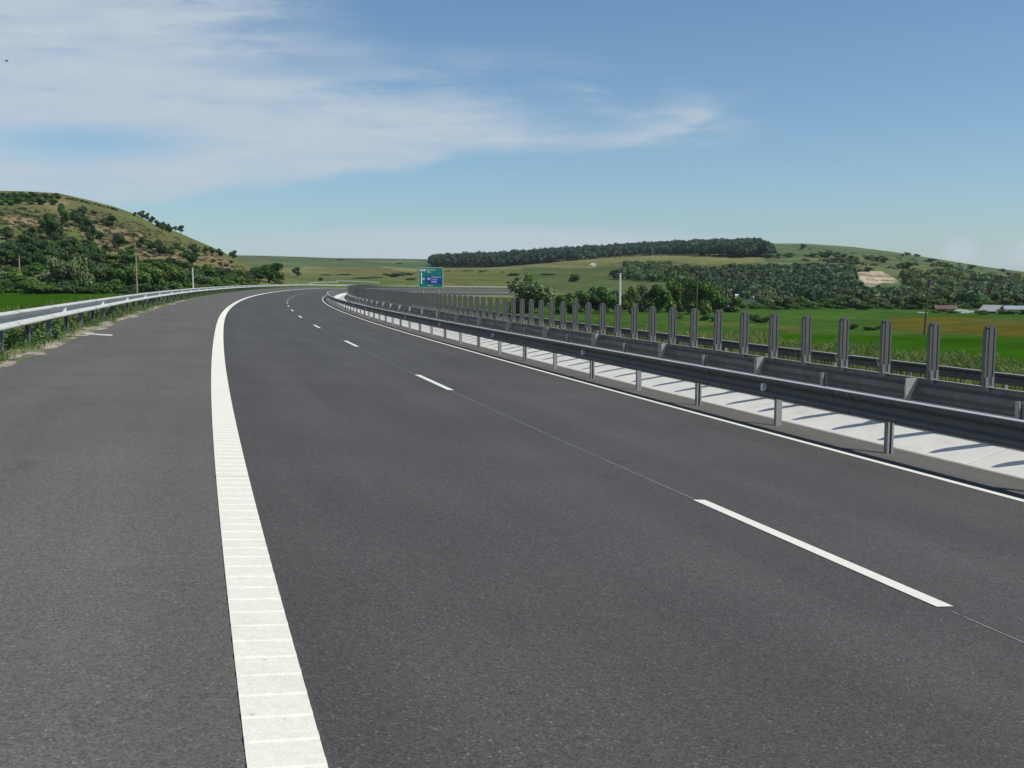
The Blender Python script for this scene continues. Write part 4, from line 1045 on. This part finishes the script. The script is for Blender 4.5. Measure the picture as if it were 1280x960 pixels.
def math_(op, a, b=None, clamp=False):
    n = nt.nodes.new('ShaderNodeMath'); n.operation = op; n.use_clamp = clamp
    for i, x in enumerate((a, b)):
        if x is None: continue
        if isinstance(x, (int, float)): n.inputs[i].default_value = x
        else: L(x, n.inputs[i])
    return n.outputs[0]
def smooth(x, a, b):
    n = nt.nodes.new('ShaderNodeMapRange'); n.interpolation_type = 'SMOOTHSTEP'
    L(x, n.inputs[0]); n.inputs[1].default_value = a; n.inputs[2].default_value = b; return n.outputs[0]
def curve(x, pts):
    """piecewise curve: picture column -> picture row, both scaled to 0..1"""
    n = nt.nodes.new('ShaderNodeFloatCurve'); c = n.mapping.curves[0]
    pts = [(p[0], p[1]) for p in pts]
    c.points[0].location = pts[0]; c.points[1].location = pts[-1]
    for p in pts[1:-1]: c.points.new(*p)
    n.mapping.use_clip = False; n.mapping.update(); L(x, n.inputs['Value']); return n.outputs[0]
tc = nt.nodes.new('ShaderNodeTexCoord'); sep = nt.nodes.new('ShaderNodeSeparateXYZ'); L(tc.outputs['Generated'], sep.inputs[0])
yy = math_('MAXIMUM', sep.outputs[1], .08)
Ux = math_('DIVIDE', sep.outputs[0], yy); Vz = math_('DIVIDE', sep.outputs[2], yy)    # bearing and height of the sky direction
comb = nt.nodes.new('ShaderNodeCombineXYZ'); L(Ux, comb.inputs[0]); L(Vz, comb.inputs[1])
def noise(scale, sx_, sy_, rot, detail=6, rough=.6, off=0., dist=0.):
    mp = nt.nodes.new('ShaderNodeMapping'); mp.inputs['Rotation'].default_value = (0, 0, rot); mp.inputs['Scale'].default_value = (sx_, sy_, 1); mp.inputs['Location'].default_value = (off, off*.7, off)
    L(comb.outputs[0], mp.inputs[0]); n = nt.nodes.new('ShaderNodeTexNoise'); n.inputs['Scale'].default_value = scale; n.inputs['Detail'].default_value = detail; n.inputs['Roughness'].default_value = rough; n.inputs['Distortion'].default_value = dist
    L(mp.outputs[0], n.inputs['Vector']); return n.outputs['Fac']
wx = math_('MULTIPLY', math_('SUBTRACT', noise(5, 1, 1.6, 0, 4, .55, 3), .5), .07)
wy = math_('MULTIPLY', math_('SUBTRACT', noise(5, 1, 2.2, 0, 6, .6, 9), .5), .030)
u01 = math_('ADD', math_('ADD', math_('MULTIPLY', Ux, .5), .5), wx)       # U=-1..1 -> 0..1
vv = math_('ADD', Vz, wy)
def cu(px): return ((px - 640)/F)*.5 + .5
def cv(py): return (YH - py)/F
low = curve(u01, [(0, cv(300)), (cu(-100), cv(285)), (cu(60), cv(270)), (cu(180), cv(259)), (cu(260), cv(246)), (cu(350), cv(239)), (cu(400), cv(231)), (cu(445), cv(222)), (cu(500), cv(219)), (cu(535), cv(212)), (cu(565), cv(201)), (cu(640), cv(198)), (cu(740), cv(190)), (cu(800), cv(182)), (cu(850), cv(169)), (cu(890), cv(142)), (1, cv(120))])
upp = curve(u01, [(0, cv(-120)), (cu(100), cv(-60)), (cu(250), cv(40)), (cu(400), cv(110)), (cu(500), cv(132)), (cu(620), cv(147)), (cu(700), cv(160)), (cu(740), cv(153)), (cu(800), cv(140)), (cu(850), cv(126)), (cu(890), cv(136)), (1, cv(180))])
st = noise(4.2, 1, 5.2, R(-13), 9, .62, 1.7, .35)
st2 = noise(12, 1, 6.5, R(-9), 8, .62, 5.1, .25)
st3 = noise(6, 1, 4.5, R(12), 8, .62, 8.3, .3)
fib = math_('ADD', math_('MULTIPLY', smooth(st, .40, .60), .62), math_('MULTIPLY', smooth(st2, .40, .62), .38))
body = math_('MULTIPLY', smooth(math_('SUBTRACT', vv, low), -.005, .014), smooth(math_('SUBTRACT', math_('ADD', upp, math_('MULTIPLY', math_('SUBTRACT', st3, .5), .06)), vv), -.022, .022))
body = math_('MULTIPLY', body, math_('ADD', .50, math_('ADD', math_('MULTIPLY', smooth(st2, .36, .64), .26), math_('MULTIPLY', smooth(st3, .38, .62), .24))))
veil = math_('MULTIPLY', smooth(math_('SUBTRACT', vv, low), .0, .05), math_('SUBTRACT', 1, smooth(math_('ADD', u01, math_('MULTIPLY', Vz, .45)), cu(330) + .09, cu(640) + .07)))
veil = math_('MULTIPLY', veil, math_('ADD', .22, math_('MULTIPLY', fib, .72)))
dens = math_('SUBTRACT', math_('ADD', body, veil), math_('MULTIPLY', body, veil))
def blob(px, py, rx, ry, soft=.5, w=1.0):
    a = math_('DIVIDE', math_('SUBTRACT', math_('ADD', Ux, math_('MULTIPLY', wx, w)), (px - 640)/F), rx/F); b = math_('DIVIDE', math_('SUBTRACT', math_('ADD', Vz, math_('MULTIPLY', wy, w)), cv(py)), ry/F)
    d = math_('SQRT', math_('ADD', math_('MULTIPLY', a, a), math_('MULTIPLY', b, b)))
    return math_('SUBTRACT', 1, smooth(d, 1 - soft, 1 + soft))
hole = blob(115, 183, 125, 20, .8, .5); hole2 = blob(405, 93, 120, 13, .9, .6)
dens = math_('MULTIPLY', dens, math_('SUBTRACT', 1, math_('MULTIPLY', hole, .85)))
dens = math_('MULTIPLY', dens, math_('SUBTRACT', 1, math_('MULTIPLY', hole2, .6)))
band = math_('MULTIPLY', blob(600, 309, 275, 23, .42, .35), .95)
band2 = math_('MULTIPLY', blob(300, 303, 55, 10, .8, .5), .30)
pf = noise(30, 1, 1.3, 0, 6, .6, 2)
cum = math_('MULTIPLY', math_('MULTIPLY', blob(1197, 314, 19, 14, .6, .25), smooth(pf, .25, .5)), .95)
cum2 = math_('MULTIPLY', math_('MULTIPLY', blob(1283, 316, 22, 16, .6, .25), smooth(pf, .25, .5)), .9)
cum3 = math_('MULTIPLY', blob(1235, 326, 70, 11, .8, .3), .45)
hz_ = math_('MULTIPLY', math_('SUBTRACT', 1, smooth(Vz, .0, .16)), .20)
tot = dens
pr = math_('MULTIPLY', math_('MULTIPLY', blob(775, 112, 75, 20, .9, 1.2), smooth(st3, .42, .62)), .45); pr2 = math_('MULTIPLY', math_('MULTIPLY', blob(845, 165, 70, 20, .9, 1.2), smooth(st2, .42, .62)), .40)
pr3 = math_('MULTIPLY', math_('MULTIPLY', blob(560, 105, 130, 26, .9, 1.2), smooth(st, .42, .6)), .42)
for x in (pr, pr2, pr3, band, band2, cum, cum2, cum3): tot = math_('SUBTRACT', math_('ADD', tot, x), math_('MULTIPLY', tot, x))
mixc = nt.nodes.new('ShaderNodeMix'); mixc.data_type = 'RGBA'; L(math_('MULTIPLY', tot, .90), mixc.inputs[0])
gain = nt.nodes.new('ShaderNodeMix'); gain.data_type = 'RGBA'; gain.blend_type = 'MULTIPLY'; gain.inputs[0].default_value = 1; gain.inputs[7].default_value = (.69, .85, .915, 1)
L(skyt.outputs[0], gain.inputs[6]); L(gain.outputs[2], mixc.inputs[6]); mixc.inputs[7].default_value = (4.6, 5.2, 5.75, 1); L(mixc.outputs[2], bg.inputs['Color'])

# thin summer air
HAZE = .00007
hm = bpy.data.materials.new('thin_air'); hm.use_nodes = True; nt2 = hm.node_tree
nt2.nodes.remove(nt2.nodes['Principled BSDF']); pv_ = nt2.nodes.new('ShaderNodeVolumePrincipled'); pv_.inputs['Color'].default_value = (.78, .88, 1, 1); pv_.inputs['Density'].default_value = HAZE; pv_.inputs['Anisotropy'].default_value = .2
nt2.links.new(pv_.outputs[0], nt2.nodes['Material Output'].inputs['Volume'])
if HAZE:
    mb = MB(); mb.box((0, 0, 60), (8300, 8300, 400)); o = mb.build('haze', hm); o['kind'] = 'stuff'
for k_, p in PROTO.items():
    if 'used' in p.keys(): del p['used']
for p in (W1, W2, W3):
    if 'used' in p.keys(): del p['used']

# ------------------------------------------------------------------ picture
S.render.engine = 'CYCLES'
S.render.resolution_x = 1024; S.render.resolution_y = 768
S.view_settings.view_transform = 'Standard'; S.view_settings.look = 'None'; S.view_settings.gamma = 1; S.view_settings.exposure = 0
S.cycles.max_bounces = 5; S.cycles.volume_bounces = 0; S.cycles.transparent_max_bounces = 4
